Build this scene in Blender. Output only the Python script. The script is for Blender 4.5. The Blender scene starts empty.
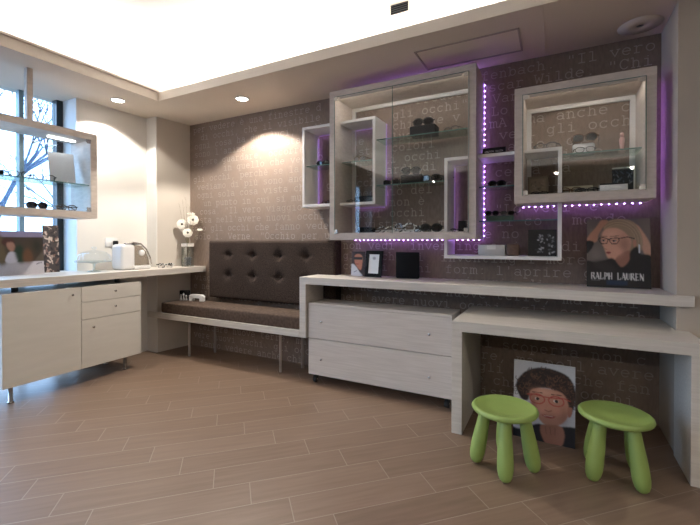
import bpy, bmesh, math, random
import numpy as np
from mathutils import Vector, Matrix
PI = math.pi
random.seed(7)
SC = bpy.context.scene
COL = SC.collection

# ------------------------------------------------------------------ camera, world, lights, exposure
cd = bpy.data.cameras.new('camera')
cam = bpy.data.objects.new('camera', cd); COL.objects.link(cam)
cam.location = (0, 0, 1.2)
cam.rotation_euler = (math.radians(90 - .44), 0, math.radians(27.62))
cd.sensor_width = 36; cd.sensor_fit = 'HORIZONTAL'
cd.lens = 393.6 / 700 * 36
cd.shift_y = -(262.5 - 241.8 - 393.6 * math.tan(math.radians(.44))) / 700
cd.clip_start = .05
SC.camera = cam

EXPOSURE = 0.45
CASE_ES = 30
SC.view_settings.view_transform = 'Standard'
SC.view_settings.look = 'None'
SC.view_settings.gamma = 1
SC.view_settings.use_curve_mapping = False
SC.view_settings.exposure = EXPOSURE

W = bpy.data.worlds.new('world'); SC.world = W; W.use_nodes = True
W.node_tree.nodes['Background'].inputs[0].default_value = (.40, .64, 1, 1)
W.node_tree.nodes['Background'].inputs[1].default_value = 6.5

def area(name, loc, rot, sx, sy, power, col, portal=False):
    l = bpy.data.lights.new(name, 'AREA'); l.shape = 'RECTANGLE'; l.size = sx; l.size_y = sy
    l.energy = power; l.color = col
    o = bpy.data.objects.new(name, l); COL.objects.link(o); o.location = loc; o.rotation_euler = rot
    if portal: l.cycles.is_portal = True
    return o
area('window_portal', (-4.27, .87, 1.28), (0, -PI / 2, 0), 2.5, 2.4, 1, (1, 1, 1), True)
area('window_portal', (-4.27, -2.6, 1.28), (0, -PI / 2, 0), 2.5, .9, 1, (1, 1, 1), True)
COVE = (1, .95, .90)
COVE_W = 4.2       # watts per metre of cove tube
# tubes lying on the soffit ledge, shining up into the raised ceiling
for nm, x, y, lx, ly, k in (('cove_left', -3.47, 0, .05, 4.9, 1), ('cove_text_wall', -1.4, 2.59, 3.8, .05, 1),
                            ('cove_back', -.5, -2.59, 5.6, .05, .4)):
    area(nm, (x, y, 2.66), (PI, 0, 0), lx, ly, COVE_W * max(lx, ly) * k, COVE)

# ------------------------------------------------------------------ materials
def mat(name, col, rough=.5, metal=0, spec=.5, emit=None, es=0, coat=0, sheen=0):
    m = bpy.data.materials.new(name); m.use_nodes = True
    b = m.node_tree.nodes['Principled BSDF']
    b.inputs['Base Color'].default_value = (*col, 1); b.inputs['Roughness'].default_value = rough
    b.inputs['Metallic'].default_value = metal; b.inputs['Specular IOR Level'].default_value = spec
    b.inputs['Coat Weight'].default_value = coat; b.inputs['Sheen Weight'].default_value = sheen
    if emit: b.inputs['Emission Color'].default_value = (*emit, 1); b.inputs['Emission Strength'].default_value = es
    return m
def nd(m, t, **k):
    n = m.node_tree.nodes.new(t)
    for a, v in k.items(): setattr(n, a, v)
    return n
def lk(m, a, b): m.node_tree.links.new(a, b)
def noisy(name, c1, c2, scale, rough=.5, stretch=(1, 1, 1), detail=4, bump=0, spec=.5, lo=.35, hi=.65, **k):
    m = mat(name, c1, rough, spec=spec, **k); b = m.node_tree.nodes['Principled BSDF']
    tc = nd(m, 'ShaderNodeTexCoord'); mp = nd(m, 'ShaderNodeMapping'); mp.inputs['Scale'].default_value = stretch
    nz = nd(m, 'ShaderNodeTexNoise'); nz.inputs['Scale'].default_value = scale; nz.inputs['Detail'].default_value = detail
    rp = nd(m, 'ShaderNodeValToRGB')
    rp.color_ramp.elements[0].position = lo; rp.color_ramp.elements[0].color = (*c1, 1)
    rp.color_ramp.elements[1].position = hi; rp.color_ramp.elements[1].color = (*c2, 1)
    lk(m, tc.outputs['Object'], mp.inputs[0]); lk(m, mp.outputs[0], nz.inputs['Vector'])
    lk(m, nz.outputs[0], rp.inputs[0]); lk(m, rp.outputs[0], b.inputs['Base Color'])
    if bump:
        bp = nd(m, 'ShaderNodeBump'); bp.inputs['Strength'].default_value = bump; bp.inputs['Distance'].default_value = .004
        lk(m, nz.outputs[0], bp.inputs['Height']); lk(m, bp.outputs[0], b.inputs['Normal'])
    return m
OAK = noisy('whitewashed_oak', (.60, .555, .495), (.68, .635, .575), 6, .45, (.6, 8, 14), 6)
OAKF = noisy('pale_oak_drawer_front', (.57, .52, .475), (.65, .60, .555), 5, .5, (.8, 8, 16), 6)
OAKC = noisy('pale_oak_counter', (.55, .51, .46), (.62, .58, .53), 6, .4, (8, .6, 14), 6)
CABW = noisy('cream_laminate', (.64, .61, .55), (.67, .64, .58), 4, .4, (1, 1, 6), 3)
CABIN = noisy('display_case_wood', (.54, .468, .41), (.61, .535, .475), 6, .5, (3, 3, 9), 5)
WHITE = noisy('white_lacquer', (.78, .76, .74), (.81, .79, .77), 4, .35)
CREAM = noisy('cream_wall_paint', (.77, .75, .71), (.79, .77, .73), 3, .85, spec=.2)
GREIGE = noisy('greige_wall_paint', (.47, .41, .34), (.49, .43, .36), 3, .85, spec=.2)
CEIL = noisy('ceiling_paint', (.66, .58, .49), (.68, .60, .51), 2, .9, spec=.1)
CEILW = noisy('white_ceiling_paint', (.86, .85, .83), (.88, .87, .85), 2, .9, spec=.1)
PAPER = noisy('taupe_wallpaper', (.198, .145, .115), (.244, .183, .147), 60, .62, (1, 1, .35), 3, .12, .3)
INK = noisy('wallpaper_lettering', (.41, .355, .30), (.45, .39, .33), 60, .36, spec=.6)
FAB = noisy('brown_woven_fabric', (.026, .018, .015), (.085, .062, .051), 150, .95, (1, 1, 1), 5, .7, .1, lo=.38, hi=.66)
SEAT = noisy('brown_suede_seat', (.080, .056, .044), (.130, .094, .074), 40, .9, (1, 1, 1), 6, .4, .1)
GREEN = noisy('green_plastic', (.27, .38, .10), (.285, .395, .11), 8, .45)
CHROME = mat('brushed_steel', (.62, .61, .60), .25, 1)
DKMETAL = mat('dark_metal', (.05, .05, .05), .4, .6)
BLACK = noisy('black_plastic', (.007, .007, .008), (.010, .010, .011), 10, .42, spec=.25)
BLACKM = noisy('matt_black', (.006, .006, .007), (.009, .009, .010), 10, .65, spec=.15)
RUBBER = mat('black_rubber', (.02, .02, .02), .7)
WPLA = noisy('white_plastic', (.80, .80, .80), (.83, .83, .83), 5, .25, coat=.3)
BROWNL = noisy('brown_leather', (.10, .055, .04), (.14, .08, .055), 60, .5)
BEIGE = noisy('beige_card', (.42, .34, .24), (.48, .40, .29), 20, .6)
TORT = noisy('tortoiseshell', (.04, .02, .01), (.16, .075, .03), 90, .25)
ZEB = noisy('black_white_acetate', (.02, .02, .02), (.75, .75, .73), 60, .25, lo=.49, hi=.51)
SILV = mat('silver_box', (.55, .55, .55), .35, .4)
GREENB = mat('dark_green_tray', (.03, .07, .05), .5)
PINK = mat('pink_resin', (.65, .40, .36), .5)
PAPERW = noisy('white_paper', (.74, .74, .74), (.77, .77, .77), 6, .7)
PETAL = noisy('cream_petals', (.80, .76, .66), (.88, .85, .76), 30, .7)
STEM = mat('green_stem', (.16, .17, .09), .7)
TWIG = mat('dry_twig', (.30, .23, .16), .8)
PEB = noisy('grey_pebbles', (.10, .11, .14), (.42, .43, .46), 70, .4)
DARKFR = mat('black_window_frame', (.015, .018, .02), .4)
MULL = mat('grey_window_mullion', (.16, .24, .28), .4)
HAZYBARK = noisy('hazy_bark', (.04, .06, .10), (.08, .11, .17), 12, .9)  # bluish outdoor haze is mixed into the branch colour
ASPH = noisy('asphalt', (.10, .10, .10), (.14, .14, .14), 30, .9)
BULB = mat('lamp_glow', (1, 1, 1), .4, emit=(1, .93, .82), es=14)
STRIPW = mat('case_lamp_glow', (1, 1, 1), .4, emit=(.95, .97, 1), es=7)
OFFB = mat('unlit_bulb', (.05, .045, .05), .3)
LED = mat('purple_diode', (.8, .6, 1), .4, emit=(.50, .25, 1), es=38)
LEDS = mat('purple_glow_tube', (.8, .6, 1), .4, emit=(.55, .32, 1), es=2.8)
LEDT = mat('led_tape', (.55, .45, .65), .5)
WRITE = mat('white_print', (.75, .75, .75), .6)

def glass(name, tint, spec_col=(1, 1, 1), ior=1.5, rough=.0):
    m = bpy.data.materials.new(name); m.use_nodes = True; nt = m.node_tree
    nt.nodes.remove(nt.nodes['Principled BSDF'])
    tr = nd(m, 'ShaderNodeBsdfTransparent'); tr.inputs[0].default_value = (*tint, 1)
    gl = nd(m, 'ShaderNodeBsdfGlossy'); gl.inputs['Roughness'].default_value = rough; gl.inputs[0].default_value = (*spec_col, 1)
    fr = nd(m, 'ShaderNodeFresnel')
    # thin sheet: the same reflectance on the way in and on the way out
    ge = nd(m, 'ShaderNodeNewGeometry'); ma = nd(m, 'ShaderNodeMath', operation='MULTIPLY_ADD'); lk(m, ge.outputs['Backfacing'], ma.inputs[0]); ma.inputs[1].default_value = -2; ma.inputs[2].default_value = 1
    pw = nd(m, 'ShaderNodeMath', operation='POWER'); pw.inputs[0].default_value = ior; lk(m, ma.outputs[0], pw.inputs[1]); lk(m, pw.outputs[0], fr.inputs[0])
    mx = nd(m, 'ShaderNodeMixShader')
    lk(m, fr.outputs[0], mx.inputs[0]); lk(m, tr.outputs[0], mx.inputs[1]); lk(m, gl.outputs[0], mx.inputs[2])
    lk(m, mx.outputs[0], nt.nodes['Material Output'].inputs[0])
    return m
GLASS = glass('clear_glass', (.98, .985, .98), ior=1.36)
PANE = glass('window_glass', (.94, .96, .97))
SHELFG = glass('shelf_glass', (.72, .84, .80))
EDGEG = mat('glass_edge', (.10, .20, .17), .15)
LENSC = glass('clear_lens', (.92, .92, .92))
LENSD = glass('dark_lens', (.06, .05, .05))
SMOKE = glass('smoky_tank', (.62, .58, .54))

def picmat(name):
    m = mat(name, (1, 1, 1), .45); a = nd(m, 'ShaderNodeVertexColor'); a.layer_name = 'Col'
    lk(m, a.outputs[0], m.node_tree.nodes['Principled BSDF'].inputs['Base Color']); return m
PIC = picmat('printed_picture')

# floor: wood-look planks laid at 45 degrees with pale grout
def floor_mat():
    m = mat('wood_plank_tiles', (.3, .22, .16), .38); b = m.node_tree.nodes['Principled BSDF']
    def M(op, a, c=None, d=None):
        n = nd(m, 'ShaderNodeMath', operation=op)
        for i, v in enumerate((a, c, d)):
            if v is None: continue
            if isinstance(v, (int, float)): n.inputs[i].default_value = v
            else: lk(m, v, n.inputs[i])
        return n.outputs[0]
    tc = nd(m, 'ShaderNodeTexCoord'); sp = nd(m, 'ShaderNodeSeparateXYZ'); lk(m, tc.outputs['Object'], sp.inputs[0])
    A = math.radians(PLANK_ANG); dx, dy = math.sin(A), math.cos(A)
    u = M('ADD', M('MULTIPLY', sp.outputs[0], dx), M('MULTIPLY', sp.outputs[1], dy))
    v = M('ADD', M('MULTIPLY', sp.outputs[0], dy), M('MULTIPLY', sp.outputs[1], -dx))
    vw = M('DIVIDE', M('ADD', v, PLANK_V0), PLANK_W); row = M('FLOOR', vw); fv = M('FRACT', vw)
    ul = M('DIVIDE', M('ADD', M('ADD', u, PLANK_U0), M('MULTIPLY', row, PLANK_STEP)), PLANK_L); cl = M('FLOOR', ul); fu = M('FRACT', ul)
    gv = M('MINIMUM', fv, M('SUBTRACT', 1, fv)); gu = M('MINIMUM', fu, M('SUBTRACT', 1, fu))
    g = M('MAXIMUM', M('LESS_THAN', M('MULTIPLY', gv, PLANK_W), .0022), M('LESS_THAN', M('MULTIPLY', gu, PLANK_L), .0022))
    cb = nd(m, 'ShaderNodeCombineXYZ'); lk(m, row, cb.inputs[0]); lk(m, cl, cb.inputs[1])
    wn = nd(m, 'ShaderNodeTexWhiteNoise'); wn.noise_dimensions = '2D'; lk(m, cb.outputs[0], wn.inputs['Vector'])
    gc = nd(m, 'ShaderNodeCombineXYZ'); lk(m, M('MULTIPLY', u, 2.2), gc.inputs[0]); lk(m, M('MULTIPLY', v, 26), gc.inputs[1]); lk(m, M('MULTIPLY', wn.outputs[0], 20), gc.inputs[2])
    nz = nd(m, 'ShaderNodeTexNoise'); nz.inputs['Scale'].default_value = 1.6; nz.inputs['Detail'].default_value = 6; lk(m, gc.outputs[0], nz.inputs['Vector'])
    rp = nd(m, 'ShaderNodeValToRGB'); e = rp.color_ramp.elements
    e[0].position = .3; e[0].color = (.180, .118, .080, 1); e[1].position = .72; e[1].color = (.245, .168, .121, 1)
    f = M('ADD', M('MULTIPLY', nz.outputs[0], .8), M('MULTIPLY', wn.outputs[0], .2)); lk(m, f, rp.inputs[0])
    mx = nd(m, 'ShaderNodeMixRGB'); lk(m, g, mx.inputs[0]); lk(m, rp.outputs[0], mx.inputs[1]); mx.inputs[2].default_value = (.31, .245, .195, 1)
    lk(m, mx.outputs[0], b.inputs['Base Color'])
    rr = M('ADD', M('MULTIPLY', nz.outputs[0], .15), .34); lk(m, rr, b.inputs['Roughness'])
    bp = nd(m, 'ShaderNodeBump'); bp.inputs['Strength'].default_value = .25; bp.inputs['Distance'].default_value = .002
    lk(m, M('SUBTRACT', nz.outputs[0], g), bp.inputs['Height']); lk(m, bp.outputs[0], b.inputs['Normal'])
    return m
PLANK_ANG = 45.5; PLANK_W = .1715; PLANK_L = .68; PLANK_STEP = -.1715; PLANK_V0 = 2.016; PLANK_U0 = -.088
FLOOR = floor_mat()

# ------------------------------------------------------------------ mesh helpers
class MB:
    def __init__(s, off=(0, 0, 0)):
        s.v = []; s.f = []; s.mi = []; s.sm = []; s.off = Vector(off); s.cur = 0
    def add(s, vs, fs, smooth=False, M=None):
        n = len(s.v)
        for p in vs:
            p = Vector(p)
            if M is not None: p = M @ p
            s.v.append(p - s.off)
        for f in fs: s.f.append([i + n for i in f]); s.mi.append(s.cur); s.sm.append(smooth)
        return s
    def box(s, x0, x1, y0, y1, z0, z1, M=None):
        vs = [(x, y, z) for x in (x0, x1) for y in (y0, y1) for z in (z0, z1)]
        return s.add(vs, [(0, 1, 3, 2), (4, 6, 7, 5), (0, 4, 5, 1), (2, 3, 7, 6), (0, 2, 6, 4), (1, 5, 7, 3)], M=M)
    def rbox(s, x0, x1, y0, y1, z0, z1, r=.005, seg=2, M=None, smooth=True):
        bm = bmesh.new(); bmesh.ops.create_cube(bm, size=1)
        for v in bm.verts: v.co = Vector(((x0 + x1) / 2 + v.co.x * (x1 - x0), (y0 + y1) / 2 + v.co.y * (y1 - y0), (z0 + z1) / 2 + v.co.z * (z1 - z0)))
        bmesh.ops.bevel(bm, geom=bm.edges[:], offset=r, segments=seg, profile=.5, affect='EDGES')
        bm.verts.index_update()
        s.add([v.co.copy() for v in bm.verts], [[v.index for v in f.verts] for f in bm.faces], smooth, M); bm.free(); return s
    def prism(s, pts, a0, a1, axis='z', M=None):      # polygon extruded along an axis
        n = len(pts)
        def P(p, a): return {'z': (p[0], p[1], a), 'y': (p[0], a, p[1]), 'x': (a, p[0], p[1])}[axis]
        vs = [P(p, a0) for p in pts] + [P(p, a1) for p in pts]
        fs = [list(range(n)), [n + i for i in range(n)][::-1]] + [(i, (i + 1) % n, n + (i + 1) % n, n + i) for i in range(n)]
        return s.add(vs, fs, M=M)
    def lathe(s, prof, c=(0, 0, 0), n=32, M=None, smooth=True):
        vs = []; fs = []
        for r, z in prof:
            for i in range(n):
                a = 2 * PI * i / n; vs.append((c[0] + r * math.cos(a), c[1] + r * math.sin(a), c[2] + z))
        for k in range(len(prof) - 1):
            for i in range(n):
                j = (i + 1) % n; fs.append((k * n + i, k * n + j, (k + 1) * n + j, (k + 1) * n + i))
        if prof[0][0] > 1e-5: fs.append(list(range(n))[::-1])
        if prof[-1][0] > 1e-5: fs.append([(len(prof) - 1) * n + i for i in range(n)])
        return s.add(vs, fs, smooth, M)
    def tube(s, pts, r, n=8, closed=False, M=None, smooth=True):
        pts = [Vector(p) for p in pts]; N = len(pts); vs = []; fs = []
        rr = r if isinstance(r, (list, tuple)) else [r] * N
        ref = Vector((.13, .27, .95)).normalized()
        for i, p in enumerate(pts):
            a = pts[(i - 1) % N] if (closed or i > 0) else p; b = pts[(i + 1) % N] if (closed or i < N - 1) else p
            t = (b - a).normalized(); u = t.cross(ref)
            if u.length < .05: u = t.cross(Vector((1, 0, 0)))
            u.normalize(); w = t.cross(u)
            for k in range(n):
                an = 2 * PI * k / n; vs.append(p + (u * math.cos(an) + w * math.sin(an)) * rr[i])
        for i in range(N if closed else N - 1):
            for k in range(n):
                a, b = i * n, ((i + 1) % N) * n; fs.append((a + k, a + (k + 1) % n, b + (k + 1) % n, b + k))
        if not closed: fs.append(list(range(n))); fs.append([(N - 1) * n + k for k in range(n)][::-1])
        return s.add(vs, fs, smooth, M)
    def build(s, name, m, parent=None, bev=0):
        me = bpy.data.meshes.new(name); me.from_pydata([tuple(p) for p in s.v], [], s.f); me.update()
        bm = bmesh.new(); bm.from_mesh(me); bmesh.ops.recalc_face_normals(bm, faces=bm.faces[:]); bm.to_mesh(me); bm.free()
        for x in (m if isinstance(m, (list, tuple)) else [m]): me.materials.append(x)
        me.polygons.foreach_set('material_index', s.mi); me.polygons.foreach_set('use_smooth', s.sm)
        o = bpy.data.objects.new(name, me); COL.objects.link(o)
        if parent is not None: o.parent = parent
        else: o.location = s.off
        if bev:
            b = o.modifiers.new('bevel', 'BEVEL'); b.width = bev; b.segments = 2; b.limit_method = 'ANGLE'
        return o
def box(name, m, parent, x0, x1, y0, y1, z0, z1, off=(0, 0, 0), bev=.0015):
    return MB(off).box(x0, x1, y0, y1, z0, z1).build(name, m, parent, bev)
def struct(o): o['kind'] = 'structure'; return o
def tag(o, label, cat, group=None):
    o['label'] = label; o['category'] = cat
    if group: o['group'] = group
    return o
def thing(name, label, cat, loc=(0, 0, 0), rz=0, group=None):
    o = bpy.data.objects.new(name, None); COL.objects.link(o); o.empty_display_size = .05
    o.location = loc; o.rotation_euler = (0, 0, rz); return tag(o, label, cat, group)
def dup(root, loc, rz, label, rx=0, sc=None):
    r = root.copy(); COL.objects.link(r); r.location = loc; r.rotation_euler = (rx, 0, rz); r['label'] = label
    if sc: r.scale = (sc,) * 3
    for ch in list(root.children):
        c = ch.copy(); COL.objects.link(c); c.parent = r
        for g in ch.children:
            d = g.copy(); COL.objects.link(d); d.parent = c
    return r

# ------------------------------------------------------------------ room shell
WX, YB, XR, YN, ZC, ZR = -3.985, 3.2, 3.0, -3.2, 2.55, 3.05     # left wall, text wall, right wall, wall behind camera, soffit, raised ceiling
LX, LY = -3.386, 2.5                                           # soffit lip
struct(MB().box(-4.6, XR + .1, YN - .1, YB + .1, -.08, 0).build('floor', FLOOR))
struct(MB().box(-4.3, XR, YB, YB + .1, 0, 3.2).build('wall_back', PAPER))
o = MB()
o.box(WX - .35, WX, 2.097, YB, 0, 3.2); o.box(WX - .35, WX, YN, -3.05, 0, 3.2)
o.box(WX - .35, WX, -2.15, -.3, 0, 3.2)
struct(o.build('wall_left', CREAM))
struct(MB().prism([(WX, 2.81), (-3.8245, 2.81), (-3.773, YB), (WX, YB)], 0, ZC).build('wall_pillar_left', noisy('light_greige_paint', (.60, .55, .485), (.62, .57, .505), 3, .85, spec=.2)))
struct(MB().box(WX, -3.825, 2.80, 2.81, .0, ZC).build('wall_pillar_left_face', CREAM))
struct(MB().box(.6, XR, 2.8, YB, 0, ZC).build('wall_pillar_right', GREIGE))
FARW = noisy('brown_wall_paint', (.13, .11, .095), (.15, .13, .11), 3, .85)
struct(MB().box(XR, XR + .1, YN, YB, 0, 3.2).build('wall_right', FARW))
struct(MB().box(-4.3, XR, YN - .1, YN, 0, 3.2).build('wall_near', FARW))
o = MB()
zt = ZC + .08
o.box(-4.35, LX, YN, YB, ZC, zt); o.box(LX, XR - .6, LY, YB, ZC, zt); o.box(LX, XR - .6, YN, -LY, ZC, zt); o.box(XR - .6, XR, YN, YB, ZC, zt)
o.box(LX, LX + .012, -LY, LY, zt, zt + .02)
struct(o.build('ceiling_soffit', CEIL))
o = MB()
o.box(-3.9, XR, YN, YB, ZR, ZR + .1)
o.box(-3.65, -3.55, YN, YB, zt, ZR); o.box(-3.55, XR, 2.68, 2.78, zt, ZR); o.box(2.57, 2.67, YN, YB, zt, ZR); o.box(-3.55, XR, -2.78, -2.68, zt, ZR)
struct(o.build('ceiling', CEILW))
# hatch and seam in the soffit above the display cases
o = MB(); x0, x1, y0, y1, t = -.90, -.21, 2.70, 3.03, .012
o.box(x0, x1, y0, y0 + t, ZC - .006, ZC); o.box(x0, x1, y1 - t, y1, ZC - .006, ZC); o.box(x0, x0 + t, y0, y1, ZC - .006, ZC); o.box(x1 - t, x1, y0, y1, ZC - .006, ZC)
tag(o.build('ceiling_hatch', noisy('hatch_paint', (.36, .30, .26), (.38, .32, .28), 3, .8)), 'rectangular access hatch frame in the lowered ceiling above the large display case', 'hatch')
struct(box('trim_1', CEIL, None, -.075, -.068, 2.52, 3.19, ZC - .003, ZC))

# window: black frame at its far end, one mullion, panes
WG = -4.25
fr = struct(MB().box(WG - .04, WG + .04, 2.03, 2.097, 0, ZC).box(WG - .04, WG + .04, -3.05, -2.99, 0, ZC).box(WG - .04, WG + .04, -2.99, 2.03, 0, .05).build('window_1', DARKFR))
m1 = MB()
for y in (-2.19, -.26, .7, 1.757): m1.box(WG - .03, WG + .03, y - .018, y + .018, .05, ZC)
m1.build('window_mullion', MULL, fr)
MB().box(WG - .004, WG + .004, -2.99, 2.03, .05, ZC).build('window_pane', PANE, fr)
struct(MB().box(WX - .26, WX - .001, 2.085, 2.0971, 0, ZC).build('trim_2', noisy('white_reveal_paint', (.78, .78, .78), (.80, .80, .80), 4, .6)))

# ------------------------------------------------------------------ outside: pavement and a bare tree
struct(MB().box(-22, -4.62, -14, 22, -.3, -.2).build('ground_outside', ASPH))
def tree(loc, h, seed, label):
    R = random.Random(seed); o = MB(loc); L = Vector(loc)
    def grow(p, d, ln, r, k):
        q = p + d * ln; mid = (p + q) / 2 + Vector((R.uniform(-1, 1), R.uniform(-1, 1), 0)) * ln * .06
        o.tube([p, mid, q], [r, r * .85, r * .65], 6)
        if k == 0: return
        for _ in range(3 if k > 1 else 4):
            n = (d + Vector((R.uniform(-1, 1), R.uniform(-1, 1), R.uniform(-.45, .75))) * .85).normalized()
            grow(q, n, ln * R.uniform(.62, .82), r * .6, k - 1)
    grow(L, Vector((0, 0, 1)), h, .065, 5)
    return tag(o.build('bare_tree', HAZYBARK), label, 'tree', 'bare trees outside the window')
tree((-8.2, 3.0, -.2), 1.5, 3, 'bare leafless tree standing close outside the window, seen through the hanging case')
tree((-11.5, 6.3, -.2), 1.6, 11, 'farther bare leafless tree outside, beyond the first one')

# ------------------------------------------------------------------ wallpaper lettering (typewriter letters, slab serifs)
def arc(cx, cy, rx, ry, a0, a1, n=9): return [(cx + rx * math.cos(math.radians(a0 + (a1 - a0) * i / n)), cy + ry * math.sin(math.radians(a0 + (a1 - a0) * i / n))) for i in range(n + 1)]
X, CP = 4.2, 5.9
G = {
 'o': [arc(3, X/2, 2, X/2, 0, 360, 14)], 'c': [arc(3, X/2, 2, X/2, 40, 320, 12), [(4.6, 3.4), (4.6, 4.2)]],
 'e': [[(1, 2.2), (5, 2.2)], arc(3, X/2, 2, X/2, 0, 315, 12)], 'a': [arc(2.8, 3, 1.7, 1.2, 150, 20, 5) + [(4.5, 2.6), (4.5, .1), (5.3, 0)], arc(2.7, 1.2, 1.8, 1.2, 0, 360, 10)],
 'n': [[(.6, X), (1.6, X), (1.6, 0)], [(.7, 0), (2.5, 0)], arc(3, 2.7, 1.4, 1.5, 170, 0, 6) + [(4.4, 0)], [(3.6, 0), (5.3, 0)]],
 'm': [[(.2, X), (1, X), (1, 0)], [(.3, 0), (1.7, 0)], arc(2, 3.2, 1, 1, 180, 0, 5) + [(3, 0)], arc(4, 3.2, 1, 1, 180, 0, 5) + [(5, 0), (5.7, 0)], [(2.5, 0), (3.6, 0)]],
 'h': [[(.6, CP), (1.6, CP), (1.6, 0)], [(.7, 0), (2.5, 0)], arc(3, 2.7, 1.4, 1.5, 170, 0, 6) + [(4.4, 0)], [(3.6, 0), (5.3, 0)]],
 'u': [[(.6, X), (1.5, X), (1.5, 1.4)] + arc(2.9, 1.4, 1.4, 1.4, 180, 340, 6) + [(4.4, 1)], [(3.6, X), (4.4, X), (4.4, 0), (5.3, 0)]],
 'i': [[(1.3, X), (3, X), (3, 0)], [(1.2, 0), (4.9, 0)], [(2.8, 5.6), (3.2, 5.6)]], 'l': [[(1.3, CP), (3, CP), (3, 0)], [(1.2, 0), (4.9, 0)]],
 'r': [[(.9, X), (2, X), (2, 0)], [(.9, 0), (3.6, 0)], arc(3.8, 2.8, 1.8, 1.4, 175, 50, 6)], 's': [arc(3, 3.15, 1.7, 1.05, 25, 265, 8) + arc(3, 1.05, 1.8, 1.05, 90, -155, 8)],
 't': [[(2, 5.5), (2, 1)] + arc(3.3, 1, 1.3, 1, 180, 320, 6), [(.8, X), (4.4, X)]], 'd': [[(3.4, CP), (4.5, CP), (4.5, 0), (5.4, 0)], arc(2.7, X/2, 1.8, X/2, 0, 360, 12)],
 'b': [[(.5, CP), (1.5, CP), (1.5, 0), (.6, 0)], arc(3.3, X/2, 1.8, X/2, 0, 360, 12)], 'p': [[(.5, X), (1.5, X), (1.5, -1.8)], [(.6, -1.8), (2.8, -1.8)], arc(3.3, X/2, 1.8, X/2, 0, 360, 12)],
 'q': [[(5.4, X), (4.5, X), (4.5, -1.8)], [(3.2, -1.8), (5.4, -1.8)], arc(2.7, X/2, 1.8, X/2, 0, 360, 12)], 'g': [[(5.3, X), (4.4, X), (4.4, -.4)] + arc(2.9, -.5, 1.5, 1.2, 0, -150, 7), arc(2.7, 2.2, 1.7, 2, 0, 360, 12)],
 'f': [[(2.3, 0), (2.3, 4.6)] + arc(3.5, 4.6, 1.2, 1.2, 180, 50, 6), [(1, X), (4.6, X)], [(1.1, 0), (4.2, 0)]], 'v': [[(1, X), (3, 0), (5, X)], [(.3, X), (1.9, X)], [(4.1, X), (5.7, X)]],
 'z': [[(1, 3.5), (1, X), (4.8, X), (1, 0), (5, 0), (5, .7)]], 'w': [[(.8, X), (1.8, 0), (3, 3), (4.2, 0), (5.2, X)], [(.2, X), (1.6, X)], [(4.4, X), (5.8, X)]],
 'I': [[(3, CP), (3, 0)], [(1.2, CP), (4.8, CP)], [(1.2, 0), (4.8, 0)]], 'V': [[(.8, CP), (3, 0), (5.2, CP)], [(.1, CP), (1.9, CP)], [(4.1, CP), (5.9, CP)]],
 'O': [arc(3, CP/2, 2.3, CP/2, 0, 360, 16)], 'C': [arc(3.1, CP/2, 2.2, CP/2, 40, 320, 12), [(5, 4.5), (5, CP)]], 'W': [[(.6, CP), (1.7, 0), (3, 4), (4.3, 0), (5.4, CP)], [(0, CP), (1.5, CP)], [(4.5, CP), (6, CP)]],
 'L': [[(.9, CP), (3.3, CP)], [(2, CP), (2, 0)], [(.9, 0), (5.1, 0), (5.1, 1.8)]], 'A': [[(.8, 0), (3, CP), (5.2, 0)], [(1.8, CP), (3, CP)], [(1.7, 2.1), (4.4, 2.1)], [(.1, 0), (1.8, 0)], [(4.2, 0), (5.9, 0)]],
 'P': [[(1.6, CP), (1.6, 0)], [(.8, 0), (3.2, 0)], [(.8, CP), (3.6, CP)] + arc(3.5, 4.4, 1.5, 1.5, 90, -90, 6) + [(1.6, 2.9)]], 'M': [[(.3, 0), (1.8, 0)], [(1, 0), (1, CP), (3, 2), (5, CP), (5, 0)], [(4.2, 0), (5.8, 0)]],
 '"': [[(2.1, CP), (2, 4)], [(3.9, CP), (4, 4)]], "'": [[(3, CP), (3, 4)]], ',': [[(3.2, .6), (2.2, -1.4)]], '.': [[(2.8, .3), (3.3, .3)]], ':': [[(2.8, .3), (3.3, .3)], [(2.8, 3.6), (3.3, 3.6)]],
 ';': [[(3.2, .6), (2.2, -1.4)], [(2.8, 3.6), (3.3, 3.6)]],
}
G['è'] = G['e'] + [[(2.2, 5.9), (3.4, 5)]]; G['é'] = G['e'] + [[(3.8, 5.9), (2.6, 5)]]; G['ù'] = G['u'] + [[(2.2, 5.9), (3.4, 5)]]
G['R'] = G['P'] + [[(3.3, 2.9), (4.8, 0), (5.7, 0)]]; G['K'] = [[(1.6, CP), (1.6, 0)], [(5, CP), (1.6, 2.4)], [(2.7, 3.3), (5.2, 0)]]; G['N'] = [[(1, 0), (1, CP), (5, 0), (5, CP)]]; G['E'] = [[(5, CP), (1.4, CP), (1.4, 0), (5, 0)], [(1.4, 3), (4, 3)]]
def letters(o, txt, x, z, y, adv=.0645, w=.0062, d=.0006):
    u = adv / 6
    for i, c in enumerate(txt):
        for pl in G.get(c, ()):
            P = [Vector((x + i * adv + a * u, z + b * u)) for a, b in pl]
            for j in range(len(P) - 1):
                t = P[j + 1] - P[j]
                if t.length < 1e-6: continue
                t.normalize(); n = Vector((-t.y, t.x)) * w / 2; e = t * w * .3
                a, b = P[j] - e, P[j + 1] + e
                o.add([(a.x + n.x, y - d, a.y + n.y), (a.x - n.x, y - d, a.y - n.y), (b.x - n.x, y - d, b.y - n.y), (b.x + n.x, y - d, b.y + n.y)], [(0, 1, 2, 3)])
ADV = .0645
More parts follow.
